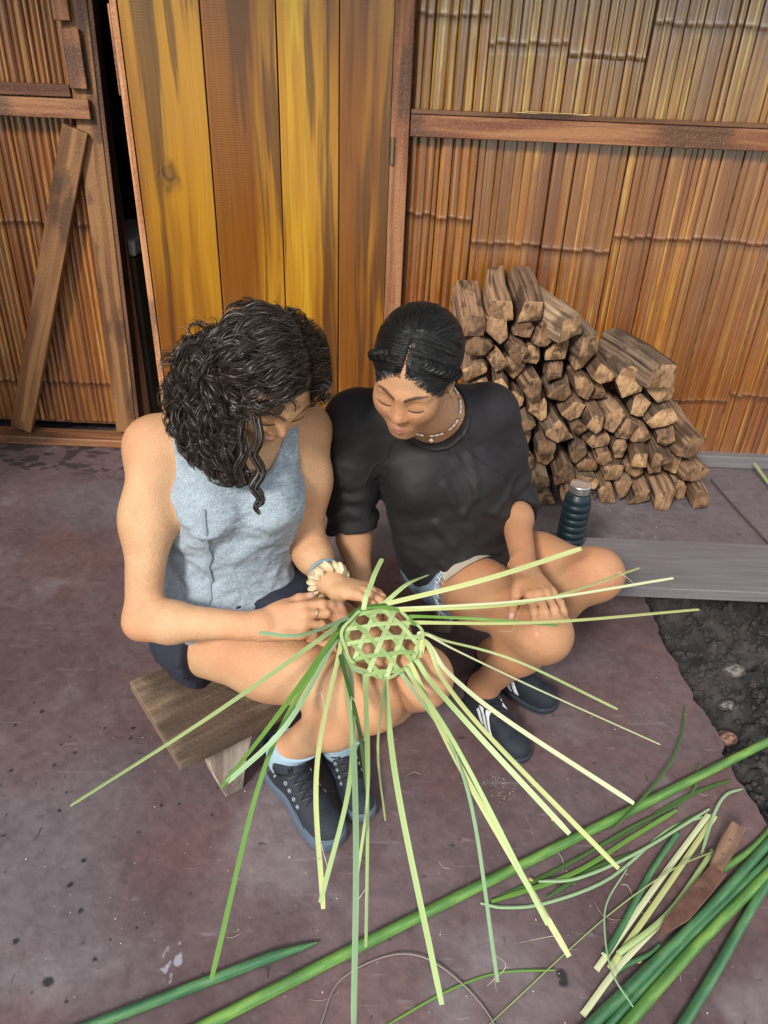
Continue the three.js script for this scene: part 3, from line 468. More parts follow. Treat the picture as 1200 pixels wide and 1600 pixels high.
  top(quad(0.050, 0.045, 0.1), [0.905, 0.512, -2.36], 0.35, 0.05, -0.1, 'thick dark log on the right shoulder of the firewood stack', 3, 0, 0.33);
  top(quad(0.040, 0.040, 0.2), [0.655, 0.592, -2.40], 0.25, 0.10, 0.1, 'dark barky log right of the pale topmost log', 3, 0, 0.3);
  top(quad(0.045, 0.042, 0.2), [0.352, 0.690, -2.42], -0.03, 0.12, 0.06, 'broad pinkish-brown log at the top left of the firewood stack', 0, 1, 0.3);
  top(quad(0.042, 0.042, 0.3), [0.452, 0.690, -2.42], 0.02, 0.12, -0.06, 'dark wedge log directly left of the pale topmost log', 1, 1, 0.3);
  top(quad(0.048, 0.038, 0.3), [0.262, 0.640, -2.40], 0.02, 0.14, -0.1, 'leftmost top log of the firewood stack, long smooth red-brown face', 0, 2, 0.3);
}

// ---------------------------------------------------------------- bench plank, stool, bottle
{
  const b = thing('plank_bench', 'low grey weathered plank bench the person in black sits on', 'bench');
  const g = box(2.1, 0.034, 0.235, 1.10, 0.193, -1.712, 0.004, 0.1, 0.4); part('plank', g, M.boardGrey, b);
  for (const x of [0.18, 1.9]) part('leg', box(0.05, 0.176, 0.19, x, 0.088, -1.715, 0.004), M.board, b);
}
{
  const s = thing('low_stool', 'low brown wooden stool under the person in the grey tank top', 'stool');
  const A = [-0.539, -1.173], B = [-0.377, -0.964]; // left edge of the seat
  const d = V(B[0] - A[0], 0, B[1] - A[1]), L = d.length(), ang = Math.atan2(d.x, d.z), W = 0.40;   // board runs back-left to front-right of its left edge
  const grp = new THREE.Group(); // frame only for placing
  const place = (g) => { g.rotateY(ang); g.translate((A[0] + B[0]) / 2, 0, (A[1] + B[1]) / 2); return g; };
  part('seat', place(box(W, 0.03, L, W / 2, 0.197, 0, 0.004, 0.2, 0.3)), M.board, s);
  const shape = new THREE.Shape(); shape.moveTo(-0.04, 0.18); shape.lineTo(0.052, 0.18); shape.lineTo(0.03, 0.09); shape.lineTo(0.018, 0); shape.lineTo(-0.012, 0); shape.lineTo(-0.03, 0.09); shape.closePath();
  for (const [zz, xx] of [[L / 2 - 0.045, 0.115], [-L / 2 + 0.05, 0.115]]) { const e = new THREE.ExtrudeGeometry(shape, { depth: 0.026, bevelEnabled: true, bevelSize: 0.002, bevelThickness: 0.002, bevelSegments: 1 }); e.scale(1.25, 1, 1); e.translate(xx, 0.001, zz - 0.013); part('leg', place(e), M.boardPale, s); }
}
{
  const o = thing('water_bottle', 'dark teal ribbed water bottle with a steel cap behind the seated person', 'bottle', null, [0.538, 0.211, -1.795]); o.scale.setScalar(0.92);
  const pr = [[0, 0], [0.036, 0], [0.039, 0.004]]; for (let i = 0; i < 6; i++) { const y = 0.012 + i * 0.024; pr.push([0.0425, y], [0.0432, y + 0.008], [0.041, y + 0.016], [0.037, y + 0.020]); } pr.push([0.040, 0.158], [0.038, 0.17], [0.031, 0.178], [0.030, 0.186], [0, 0.186]);
  const g = new THREE.LatheGeometry(pr.map((p) => new THREE.Vector2(...p)), 40); part('ribbed_body', g, phys({ color: C(0.005, 0.015, 0.022), roughness: 0.4, sheen: 0.3 }), o);
  const cp = [[0, 0.186], [0.031, 0.186], [0.0325, 0.188], [0.0325, 0.208], [0.031, 0.212], [0.026, 0.2125], [0.024, 0.2105], [0, 0.2105]]; const m = part('cap', new THREE.LatheGeometry(cp.map((p) => new THREE.Vector2(...p)), 36), std({ color: C(0.62, 0.58, 0.55), metalness: 0.9, roughness: 0.3 }), o);
  part('carry_loop', new THREE.TorusGeometry(0.014, 0.003, 8, 24), std({ color: C(0.01, 0.012, 0.014), roughness: 0.5 }), o).position.set(0.043, 0.172, 0.0);
}

// ---------------------------------------------------------------- people
const fabricBump = tex(256, 256, (u, v) => 0.5 + 0.25 * Math.sin(u * 402) + 0.25 * Math.sin(v * 402), false); fabricBump.repeat.set(8, 8);
const heather = tex(512, 512, (u, v, i, j) => { const a = vn(u * 256, v * 90, 1, 256, 90), b = fbm(u * 20, v * 20, 3, 4, 20, 20), c = vn(u * 110, v * 256, 6, 110, 256); const k = clamp(0.5 + (a - 0.5) * 0.95 + (c - 0.5) * 0.5 + (b - 0.5) * 0.5); return mix3([0.18, 0.225, 0.27], [0.40, 0.47, 0.53], k); }); heather.repeat.set(5, 5);
const denimTex = tex(256, 256, (u, v) => { const a = vn(u * 128 + v * 64, v * 128, 2), b = fbm(u * 8, v * 8, 3, 4, 8, 8); return mix3([0.060, 0.095, 0.14], [0.22, 0.30, 0.40], clamp(0.25 + 0.5 * a + (b - 0.5))); }); denimTex.repeat.set(6, 6);
const skinBump = tex(256, 256, (u, v) => 0.5 * fbm(u * 64, v * 64, 2, 3, 64, 64) + 0.5 * vn(u * 128, v * 128, 7, 128, 128), false); skinBump.repeat.set(14, 14);
const skinMat = () => phys({ vertexColors: true, roughness: 0.39, bumpMap: skinBump, bumpScale: 0.0016, sheen: 0.1, sheenRoughness: 0.5, sheenColor: C(1, 0.7, 0.55) });

// the head in its own space: x to the viewer's right when the face looks at the viewer, y up, z forward
function headSDF(o = {}) {
  const cran = ell([0, 0.030, -0.012], WORLD, [0.073, 0.084, 0.094]), face = ell([0, -0.030, 0.028], WORLD, [0.057, 0.080, 0.060]);
  const jaw = cap([0.044, -0.052, 0.008], [0.012, -0.093, 0.060], 0.021, 0.017), chin = sph([0, -0.097, 0.066], 0.017), cheek = sph([0.034, -0.028, 0.055], 0.026), brow = cap([0.007, 0.018, 0.083], [0.042, 0.017, 0.066], 0.010, 0.009);
  const bridge = cap([0, 0.010, 0.082], [0, -0.029, 0.0975], 0.0074, 0.0100), tip = sph([0, -0.032, 0.0985], 0.0106), wing = ell([0.0115, -0.035, 0.090], WORLD, [0.0074, 0.0066, 0.0095]), nost = sph([0.007, -0.0430, 0.097], 0.0026);
  const socket = sph([0.032, -0.001, 0.099], 0.0155), lid = ell([0.0315, -0.0055, 0.0705], WORLD, [0.0170, 0.0122, 0.0150]);
  const ul = cap([0.002, -0.0660, 0.0915], [0.0165, -0.0722, 0.0835], 0.0054, 0.0026), ll = cap([0, -0.0768, 0.0895], [0.0135, -0.0755, 0.0840], 0.0066, 0.0040);
  const muzzle = ell([0, -0.0690, 0.0740], WORLD, [0.027, 0.022, 0.0165]); const ear = ell([0.074, -0.008, -0.014], WORLD, [0.010, 0.031, 0.019]), earIn = ell([0.083, -0.006, -0.009], WORLD, [0.006, 0.021, 0.011]);
  return (x, y, z) => { const a = Math.abs(x);
    let d = smin(cran(x, y, z), face(x, y, z), 0.035); d = smin(d, jaw(a, y, z), 0.03); d = smin(d, chin(x, y, z), 0.022); d = smin(d, cheek(a, y, z), 0.04); d = smin(d, brow(a, y, z), 0.016);
    d = smax(d, -socket(a, y, z), 0.014); d = smin(d, lid(a, y, z), 0.004);
    d = smin(d, smin(bridge(x, y, z), tip(x, y, z), 0.008), 0.014); d = smin(d, wing(a, y, z), 0.007); d = smax(d, -nost(a, y, z), 0.003);
    d = smin(d, muzzle(x, y, z), 0.014); d = smin(d, smin(ul(a, y, z), ll(a, y, z), 0.0016), 0.006);
    return smin(d, smax(ear(a, y, z), -earIn(a, y, z), 0.006), 0.008); };
}
function headFrame(yaw, pitch, roll) { const y = yaw * Math.PI / 180, p = pitch * Math.PI / 180, W = V(Math.sin(y) * Math.cos(p), -Math.sin(p), Math.cos(y) * Math.cos(p)); const R = V().crossVectors(V(0, 1, 0), W).normalize(); R.applyAxisAngle(W, roll * Math.PI / 180); return { R, W, U: V().crossVectors(W, R) }; }
const toLocal = (c, F, s = 1) => (x, y, z) => { x -= c[0]; y -= c[1]; z -= c[2]; return [(x * F.R.x + y * F.R.y + z * F.R.z) / s, (x * F.U.x + y * F.U.y + z * F.U.z) / s, (x * F.W.x + y * F.W.y + z * F.W.z) / s]; };
const fromLocal = (c, F, s = 1) => (p) => V(off(c, F, p[0] * s, p[1] * s, p[2] * s));
const intoWorld = (f, c, F, s = 1) => { const L = toLocal(c, F, s); return (x, y, z) => { const p = L(x, y, z); return f(p[0], p[1], p[2]) * s; }; };
function grad(f, p, e = 0.0015) { const g = V(f(p.x + e, p.y, p.z) - f(p.x - e, p.y, p.z), f(p.x, p.y + e, p.z) - f(p.x, p.y - e, p.z), f(p.x, p.y, p.z + e) - f(p.x, p.y, p.z - e)); return g.normalize(); }
function ontoSurface(f, p, lift = 0, n = 8) { p = p.clone(); for (let i = 0; i < n; i++) { const d = f(p.x, p.y, p.z) - lift; p.addScaledVector(grad(f, p), -d * 0.9); } return p; }

// a hand: wrist point, frame with W along the fingers, U out of the back of the hand, R towards the thumb; fingers: index..little, three bends each, and a side lean
function handSDF(w, F, fingers, thumb, s = 1) {
  const P = (a, b, c) => off(w, F, a * s, b * s, c * s), fs = [], tips = [];
  const kn = [[0.027, 0.004, 0.086], [0.009, 0.007, 0.090], [-0.010, 0.005, 0.086], [-0.027, 0.000, 0.078]], ln = [[0.042, 0.025, 0.019], [0.046, 0.029, 0.020], [0.042, 0.027, 0.020], [0.033, 0.020, 0.018]], rd = [0.0087, 0.0089, 0.0084, 0.0076];
  const palm = []; kn.forEach((k, i) => palm.push(cap(P(k[0] * 0.62, -0.002, 0.006), P(k[0], k[1] - 0.004, k[2]), 0.0125 * s, 0.0112 * s)));
  palm.push(ell(P(0.004, -0.004, 0.05), F, [0.031 * s, 0.0125 * s, 0.042 * s]), cap(P(0.016, -0.008, 0.012), P(0.029, -0.010, 0.040), 0.014 * s, 0.013 * s), cap(P(0, 0, -0.03), P(0, 0, 0.01), 0.021 * s, 0.020 * s));
  fs.push(blend(palm, 0.014 * s));
  fingers.forEach((f, i) => { const k = kn[i]; let p = [...k], an = 0; const lean = f[3] ?? 0, seg = [];
    for (let j = 0; j < 3; j++) { an += f[j]; const l = ln[i][j], q = [p[0] + Math.sin(lean) * l * Math.cos(an), p[1] - Math.sin(an) * l, p[2] + Math.cos(an) * Math.cos(lean) * l]; const r0 = rd[i] * [1.06, 1, 0.93][j], r1 = rd[i] * [1, 0.94, 0.82][j]; seg.push(cap(P(...p), P(...q), r0 * s, r1 * s)); if (j === 2) tips.push({ c: P(...q), d: V(P(...q)).sub(V(P(...p))).normalize(), b: V(P(q[0], q[1] + Math.cos(an), q[2] + Math.sin(an))).sub(V(P(...q))).normalize() }); p = q; }
    fs.push(blend(seg, 0.006 * s)); });
  { let p = [0.026, -0.006, 0.030], dir = V(...thumb.dir).normalize(), seg = []; const bends = [0, thumb.bend ?? 0.3, thumb.bend2 ?? 0.3], lens = [0.028, 0.033, 0.026], to = V(...(thumb.to ?? [-1, 0, 0.4])).normalize(); for (let j = 0; j < 3; j++) { dir = dir.clone().addScaledVector(to, bends[j]).normalize(); const q = [p[0] + dir.x * lens[j], p[1] + dir.y * lens[j], p[2] + dir.z * lens[j]]; seg.push(cap(P(...p), P(...q), [0.0135, 0.0105, 0.0098][j] * s, [0.0108, 0.0100, 0.0078][j] * s)); if (j === 2) tips.push({ c: P(...q), d: V(P(...q)).sub(V(P(...p))).normalize(), b: F.U.clone() }); p = q; } fs.push(blend(seg, 0.007 * s)); }
  const f = (x, y, z) => { let d = fs[0](x, y, z); for (let i = 1; i < fs.length; i++) d = smin(d, fs[i](x, y, z), i === 5 ? 0.012 * s : 0.006 * s); return d; };
  return { f, tips, at: P, kn: kn.map((k) => P(...k)) };
}
const limb = (a, b, ra, rm, rb, t, k = 0.03) => blend([cap(a, L3(a, b, t), ra, rm), cap(L3(a, b, t), b, rm, rb)], k);
function bounds(pts, m) { const lo = [1e9, 1e9, 1e9], hi = [-1e9, -1e9, -1e9]; for (const p of pts) for (let k = 0; k < 3; k++) { lo[k] = Math.min(lo[k], p[k] - m); hi[k] = Math.max(hi[k], p[k] + m); } return [lo, hi]; }

// torso shared by both: pelvis P, neck N, shoulders, hips
function torso(J, o) {
  const up = V(J.neck).sub(V(J.pelvis)), FS = frame(V(J.sr).sub(V(J.sl)), up), FH = frame(V(J.hipB).sub(V(J.hipA)), V(0, 1, 0)), FM = frame(FS.R.clone().add(FH.R), up), at = (t, a = 0, c = 0, F = FM) => off(L3(J.pelvis, J.neck, t), F, a, 0, c);
  const g = o.g ?? 1;
  const bust = o.bust ?? 0.05;
  const core = [ell(at(0.03, 0, -0.01, FH), FH, [0.162 * g, 0.105, 0.115]), ell(at(0.30, 0, o.mid ?? -0.02), FM, [0.126 * g, 0.13, 0.098]), ell(at(0.58, 0, -0.01, FS), FS, [0.138 * g, 0.135, 0.102]), ell(at(0.80, 0, -0.02, FS), FS, [0.140 * g, 0.095, 0.085]),
    cap(off(J.sl, FS, 0.03, -0.01, 0), off(J.sr, FS, -0.03, -0.01, 0), 0.048, 0.048), cap(L3(J.neck, J.sl, 0.1), L3(J.neck, J.sl, 0.85), 0.046, 0.042), cap(L3(J.neck, J.sr, 0.1), L3(J.neck, J.sr, 0.85), 0.046, 0.042)];
  const breasts = blend([ell(at(0.66, -0.064, 0.066, FS), FS, [0.054, 0.056, bust]), ell(at(0.66, 0.064, 0.066, FS), FS, [0.054, 0.056, bust])], 0.03);
  const c = blend(core, 0.05);
  const tf = nearSeg((x, y, z) => smin(c(x, y, z), breasts(x, y, z), 0.04), [J.pelvis, J.neck], 0.16);
  return { f: tf, FS, FH, FM, at };
}
function buildBody(J, o) {
  const T = torso(J, o), HF = o.headFrame, hc = J.head, hs = o.headScale ?? 0.97, head = near(intoWorld(headSDF(), hc, HF, hs), hc, 0.15);
  const neck = cap(L3(J.neck, J.head, -0.05), off(hc, HF, 0, -0.055 * hs, -0.028 * hs), 0.054, 0.049);
  const arm = (s, e, w, hand, k = 1) => { const A1 = nearSeg(blend([sph(off(s, T.FS, 0, -0.005, 0), 0.052 * k), limb(s, e, 0.0525 * k, 0.047 * k, 0.036 * k, 0.42, 0.06)], 0.04), [s, e], 0.06), A2 = nearSeg(limb(e, w, 0.037 * k, 0.040 * k, 0.0245, 0.24), [e, w], 0.05), H = near(hand.f, hand.mid, 0.13); return nearSeg((x, y, z) => smin(smin(A1(x, y, z), A2(x, y, z), 0.025), H(x, y, z), 0.018), [s, e, w, hand.mid], 0.14); };
  const aL = arm(J.sl, J.el, J.wl, o.handL, o.armK), aR = arm(J.sr, J.er, J.wr, o.handR, o.armK);
  const leg = (h, k, a, bk) => { const kf = off(k, WORLD, 0, 0, 0), cb = V(L3(k, a, 0.32)).addScaledVector(bk, 0.018).toArray(); return nearSeg(blend([limb(h, k, 0.086, 0.071, 0.051, 0.45, 0.05), sph(kf, 0.0525), cap(k, cb, 0.047, 0.050), cap(cb, a, 0.049, 0.030), cap(a, [a[0], a[1] - 0.03, a[2]], 0.031, 0.032)], 0.035), [h, k, a], 0.1); };
  const lA = leg(J.hipA, J.kneeA, J.ankA, o.calfA), lB = leg(J.hipB, J.kneeB, J.ankB, o.calfB);
  const slim = o.slim ?? 0.003, f = (x, y, z) => { const t = T.f(x, y, z) + slim * sstep(0.73, 0.66, y), hn = smin(head(x, y, z), smin(neck(x, y, z), t, 0.05), 0.02), A = aL(x, y, z), B = aR(x, y, z); const up = smin(smin(hn, A, 0.032), B, 0.032); const low = Math.min(smin(t, lA(x, y, z), 0.05), smin(t, lB(x, y, z), 0.05)); return smin(up, low, 0.004); };
  return { f, T, head, neck, aL, aR, lA, lB, HF, hs };
}
const lips = (l, c, lipC) => { const a = Math.abs(l[0]), e = Math.hypot(l[0] / 0.0195, (l[1] + 0.0720) / (0.0132 - 0.003 * sstep(0.012, 0.024, a))); return l[2] > 0.06 ? mix3(c, lipC, 0.75 * sstep(1.05, 0.75, e)) : c; };
function skinColor(B, hc, base, lipC, hands, o = {}) {
  const L = toLocal(hc, B.HF, B.hs), red = [base[0] * 0.98, base[1] * 0.80, base[2] * 0.76], dk = [base[0] * 0.86, base[1] * 0.78, base[2] * 0.74];
  const tips = hands.flatMap((h) => h.tips), ks = new Set(hands.flatMap((h) => h.kn)), hk = (j) => ks.has(j);
  return (x, y, z) => {
    let c = mix3(base, dk, 0.7 * sstep(0.42, 0.7, fbm3(x * 14, y * 14, z * 14, 3))); c = mix3(c, red, 0.65 * sstep(0.45, 0.72, fbm3(x * 11 + 7, y * 11, z * 11, 3))); for (const j of o.joints ?? []) { const q = Math.hypot(x - j[0], y - j[1], z - j[2]); const jr = j.length && hk(j) ? 0.016 : 0.085; if (q < jr) c = mix3(c, red, 0.75 * sstep(jr, jr * 0.55, q + jr * 0.2 * vn(x * 60, y * 60, z * 60))); }
    const k = 0.96 + 0.08 * vn(x * 220, y * 220, z * 220); c = c.map((t) => t * k);
    if (vn(x * 190 + 3, y * 190, z * 190) > 0.955) c = mix3(c, dk, 0.6);   // freckles
    const l = L(x, y, z); if (Math.abs(l[0]) < 0.1 && Math.abs(l[1]) < 0.13 && Math.abs(l[2]) < 0.14) {
      c = lips(l, c, lipC); const ch = Math.hypot(Math.abs(l[0]) - 0.036, l[1] + 0.03, l[2] - 0.075); c = mix3(c, red, 0.5 * sstep(0.035, 0.01, ch)); if (l[2] > 0.09 && l[1] < -0.02 && l[1] > -0.05) c = mix3(c, red, 0.35);
      if (l[2] > 0.05 && l[1] < 0.006 && l[1] > -0.024) { const e = Math.hypot((Math.abs(l[0]) - 0.0315) / 0.019, (l[1] + 0.006) / 0.013); c = mix3(c, dk, 0.55 * sstep(1.1, 0.6, e)); }
      if (o.brow) { const a = Math.abs(l[0]); if (l[2] > 0.03 && a > 0.009 && a < 0.052) { const by = 0.0165 + 0.0075 * Math.sin((a - 0.009) / 0.043 * 2.4), th = 0.0042 * (1 - 0.6 * sstep(0.03, 0.052, a)); c = mix3(c, o.brow, 0.92 * sstep(th * 1.4, th * 0.5, Math.abs(l[1] - by))); } }
    }
    for (const t of tips) { const dx = x - t.c[0], dy = y - t.c[1], dz = z - t.c[2], q = dx * dx + dy * dy + dz * dz; if (q < 0.0004) { c = mix3(c, red, 0.35); const u = dx * t.d.x + dy * t.d.y + dz * t.d.z, b = dx * t.b.x + dy * t.b.y + dz * t.b.z, s2 = q - u * u - b * b; if (b > 0.0035 && u > -0.008 && u < 0.0065 && s2 < 0.000028) c = mix3(c, [0.62, 0.40, 0.34], 0.8); } }
    return c;
  };
}
function lashes(B, hc, parent, col) { // upper lid lash line and crease, lying on the lids
  const S = fromLocal(hc, B.HF, B.hs); const m = std({ color: col, roughness: 0.7 });
  for (const s of [-1, 1]) { const pts = []; for (let i = 0; i <= 12; i++) { const t = i / 12; pts.push(ontoSurface(B.head, S([s * (0.0165 + 0.030 * t), -0.0105 - 0.0055 * Math.sin(t * 3.14) + 0.002 * t, 0.086 - 0.008 * t]), 0.0004)); } part('eyelash', sweep(pts, (t) => circ(0.0005 + 0.0009 * Math.sin(0.4 + t * 2.5), 6)), m, parent); }
}
// shoes in their own space: heel at z = 0, toe at z = L, sole on y = 0
function shoe(parent, heel, toe, o) {
  const d = V(toe[0] - heel[0], 0, toe[1] - heel[1]), L = d.length(), W = d.normalize(), F = { W, U: V(0, 1, 0), R: V().crossVectors(V(0, 1, 0), W) }, c = [heel[0], 0, heel[1]], k = L / 0.275;
  const grp = new THREE.Group(); grp.name = o.name; parent.add(grp);
  const S = fromLocal(c, F, k), hw = (z) => 0.034 + 0.013 * sstep(0.08, 0.20, z) - 0.006 * sstep(0.06, 0.13, z) + 0.003 * sstep(0.1, 0, z);
  const plan = (x, z) => { const zc = clamp(z, 0.034, 0.232), w = hw(zc) - (0.0); return Math.hypot(x, z < 0.034 ? (z - 0.034) : z > 0.232 ? (z - 0.232) * 1.02 : 0) - w; };
  const soleT = o.soleT ?? 0.026, lift = (z) => 0.010 * sstep(0.20, 0.28, z);
  const sole = (x, y, z) => { const t = soleT + (o.wave ?? 0) * Math.sin(z * 70), yy = y - lift(z), p = plan(x, z) - 0.004; return smax(p + (o.tread ? 0.0012 * Math.sin(z * 420) * (yy < t * 0.6 ? 1 : 0) : 0), Math.abs(yy - t / 2) - t / 2, 0.008); };
  const bulk = blend([ell([0, 0.052, 0.048], WORLD, [0.035, 0.062, 0.047]), cap([0, 0.050, 0.075], [0, 0.036, 0.215], 0.039, 0.030), ell([0, 0.032, 0.222], WORLD, [0.042, 0.036, 0.052]), cap([0, 0.07, 0.055], [0, o.collar ?? 0.105, 0.052], 0.043, o.wide ?? 0.046), cap([0, 0.09, 0.075], [0, 0.055, 0.165], 0.030, 0.030)], 0.03);
  const hole = cap([0, 0.092, 0.052], [0, 0.2, 0.052], (o.wide ?? 0.046) - 0.008, (o.wide ?? 0.046) - 0.006), topCut = (o.collar ?? 0.105) + 0.012;
  const upper = (x, y, z) => { let q = bulk(x, y, z); q = smax(q, plan(x, z) - 0.001 - 0.010 * sstep(0.06, 0.10, y), 0.012); q = smax(q, soleT * 0.5 + lift(z) - y, 0.004); q = smax(q, y - topCut - 0.25 * (0.05 - z) * (z < 0.05 ? 1 : 0.4), 0.008); q = smax(q, -hole(x, y, z), 0.008); return q + 0.0012 * Math.sin(z * 90 + 30 * x) * sstep(0.13, 0.17, z) * sstep(0.23, 0.2, z); };
  const w = (f) => intoWorld(f, c, F, k), pts = [[-0.06, 0, -0.03], [0.06, 0, -0.03], [-0.06, 0, 0.31], [0.06, 0, 0.31], [0, 0.16, 0]].map((p) => S(p).toArray()), [lo, hi] = bounds(pts, 0.01);
  const uvw = (x, y, z) => [x + z * 0.5, y + z * 0.5];
  part('sole', mesh(w(sole), lo, hi, 0.003, null, uvw), o.soleMat, grp); part('upper', mesh(w(upper), lo, hi, 0.003, null, uvw), o.upperMat, grp);
  if (o.toeCap) part('toe_cap', mesh(w((x, y, z) => smax(upper(x, y, z) - 0.0022, Math.max(y - 0.040 - 0.05 * (z - 0.24), 0.205 + 0.4 * Math.abs(x) * 0 - z), 0.004)), lo, hi, 0.003, null, uvw), o.soleMat, grp);
  if (o.stripes) for (const sx of [-1, 1]) for (let i = 0; i < 3; i++) { const z0 = 0.100 + i * 0.024, f = (x, y, z) => Math.max(upper(x, y, z) - 0.0016, Math.abs(z - z0 + (y - 0.05) * 0.55) - 0.0078, y - 0.088, soleT + 0.004 - y, 0.012 - sx * x); part('stripe', mesh(w(f), lo, hi, 0.0022, null, uvw), o.stripeMat, grp); }
  // laces crossing over the tongue
  const up = w(upper);
  const lm = o.laceMat, n = o.laces ?? 5;
  for (let i = 0; i < n; i++) { const z = 0.098 + i * 0.018; for (const sx of [-1, 1]) { const p = []; for (let q = 0; q <= 8; q++) { const t = q / 8, x = sx * lerp(-0.019, 0.019, t), zz = z + 0.016 * t; p.push(ontoSurface(up, S([x, 0.10 - i * 0.008, zz]), 0.0018 + 0.0014 * Math.sin(t * 3.14 + sx))); } part('lace', sweep(p, () => circ(0.0021, 5)), lm, grp); }
    if (o.eyelet) for (const sx of [-1, 1]) { const e = new THREE.TorusGeometry(0.0042, 0.0015, 6, 14), q = ontoSurface(up, S([sx * 0.0215, 0.09 - i * 0.008, z]), 0.0006), nn = grad(up, q); e.applyQuaternion(new THREE.Quaternion().setFromUnitVectors(V(0, 0, 1), nn)); e.translate(q.x, q.y, q.z); part('eyelet', e, o.eyelet, grp); } }
  for (const sx of [-1, 1]) { const p = []; for (let q = 0; q <= 16; q++) { const t = q / 16, a = t * 6.2832; p.push(S([sx * (0.012 + 0.014 * (1 - Math.cos(a))) , 0.098 + 0.006 * Math.sin(a) - 0.012 * t * 0, 0.10 + 0.020 * Math.sin(a) * 0.7])); } part('lace_bow', sweep(p.map((v) => { const dd = up(v.x, v.y, v.z); return dd < 0.003 ? ontoSurface(up, v, 0.003, 4) : v; }), () => circ(0.0019, 5), V(0, 1, 0), false), lm, grp); }
  return { S, up, grp };
}
const hairSkin = (r, g, b, rough) => phys({ color: C(r, g, b), roughness: rough, sheen: 0.25, sheenRoughness: 0.35, sheenColor: C(0.5, 0.42, 0.36) });
// strands merged into one mesh part
function strandMesh(name, list, mat, parent) { // list of {pts, r}
  let nv = 0, ni = 0; const K = 3; for (const s of list) { nv += s.pts.length * K; ni += (s.pts.length - 1) * K * 6; }
  const pos = new Float32Array(nv * 3), idx = new Uint32Array(ni); let v = 0, q = 0; const T = V(), S = V(), U = V();
  for (const s of list) { const b = v, n = s.pts.length; U.set(rnd() - 0.5, rnd() - 0.5, rnd() - 0.5).normalize();
    for (let i = 0; i < n; i++) { T.subVectors(s.pts[Math.min(n - 1, i + 1)], s.pts[Math.max(0, i - 1)]).normalize(); S.crossVectors(T, U).normalize(); U.crossVectors(S, T).normalize(); const t = i / (n - 1), r = s.r * (t > 0.75 ? 1 - (t - 0.75) * 2.6 : 1);
      for (let k = 0; k < K; k++) { const a = k / K * 6.2832, ca = Math.cos(a), sa = Math.sin(a), nx = S.x * ca + U.x * sa, ny = S.y * ca + U.y * sa, nz = S.z * ca + U.z * sa; pos[3 * v] = s.pts[i].x + nx * r; pos[3 * v + 1] = s.pts[i].y + ny * r; pos[3 * v + 2] = s.pts[i].z + nz * r; v++; } }
    for (let i = 0; i < n - 1; i++) for (let k = 0; k < K; k++) { const a = b + i * K + k, c = b + i * K + (k + 1) % K; idx[q++] = a; idx[q++] = c; idx[q++] = a + K; idx[q++] = c; idx[q++] = c + K; idx[q++] = a + K; } }
  const g = new THREE.BufferGeometry(); g.setAttribute('position', new THREE.BufferAttribute(pos, 3)); g.setIndex(new THREE.BufferAttribute(idx, 1)); const m = part(name, g, mat, parent); return m;
}
const folds = (x, y, z, s, a) => a * (fbm3(x * s, y * s * 1.6, z * s, 3) - 0.5);

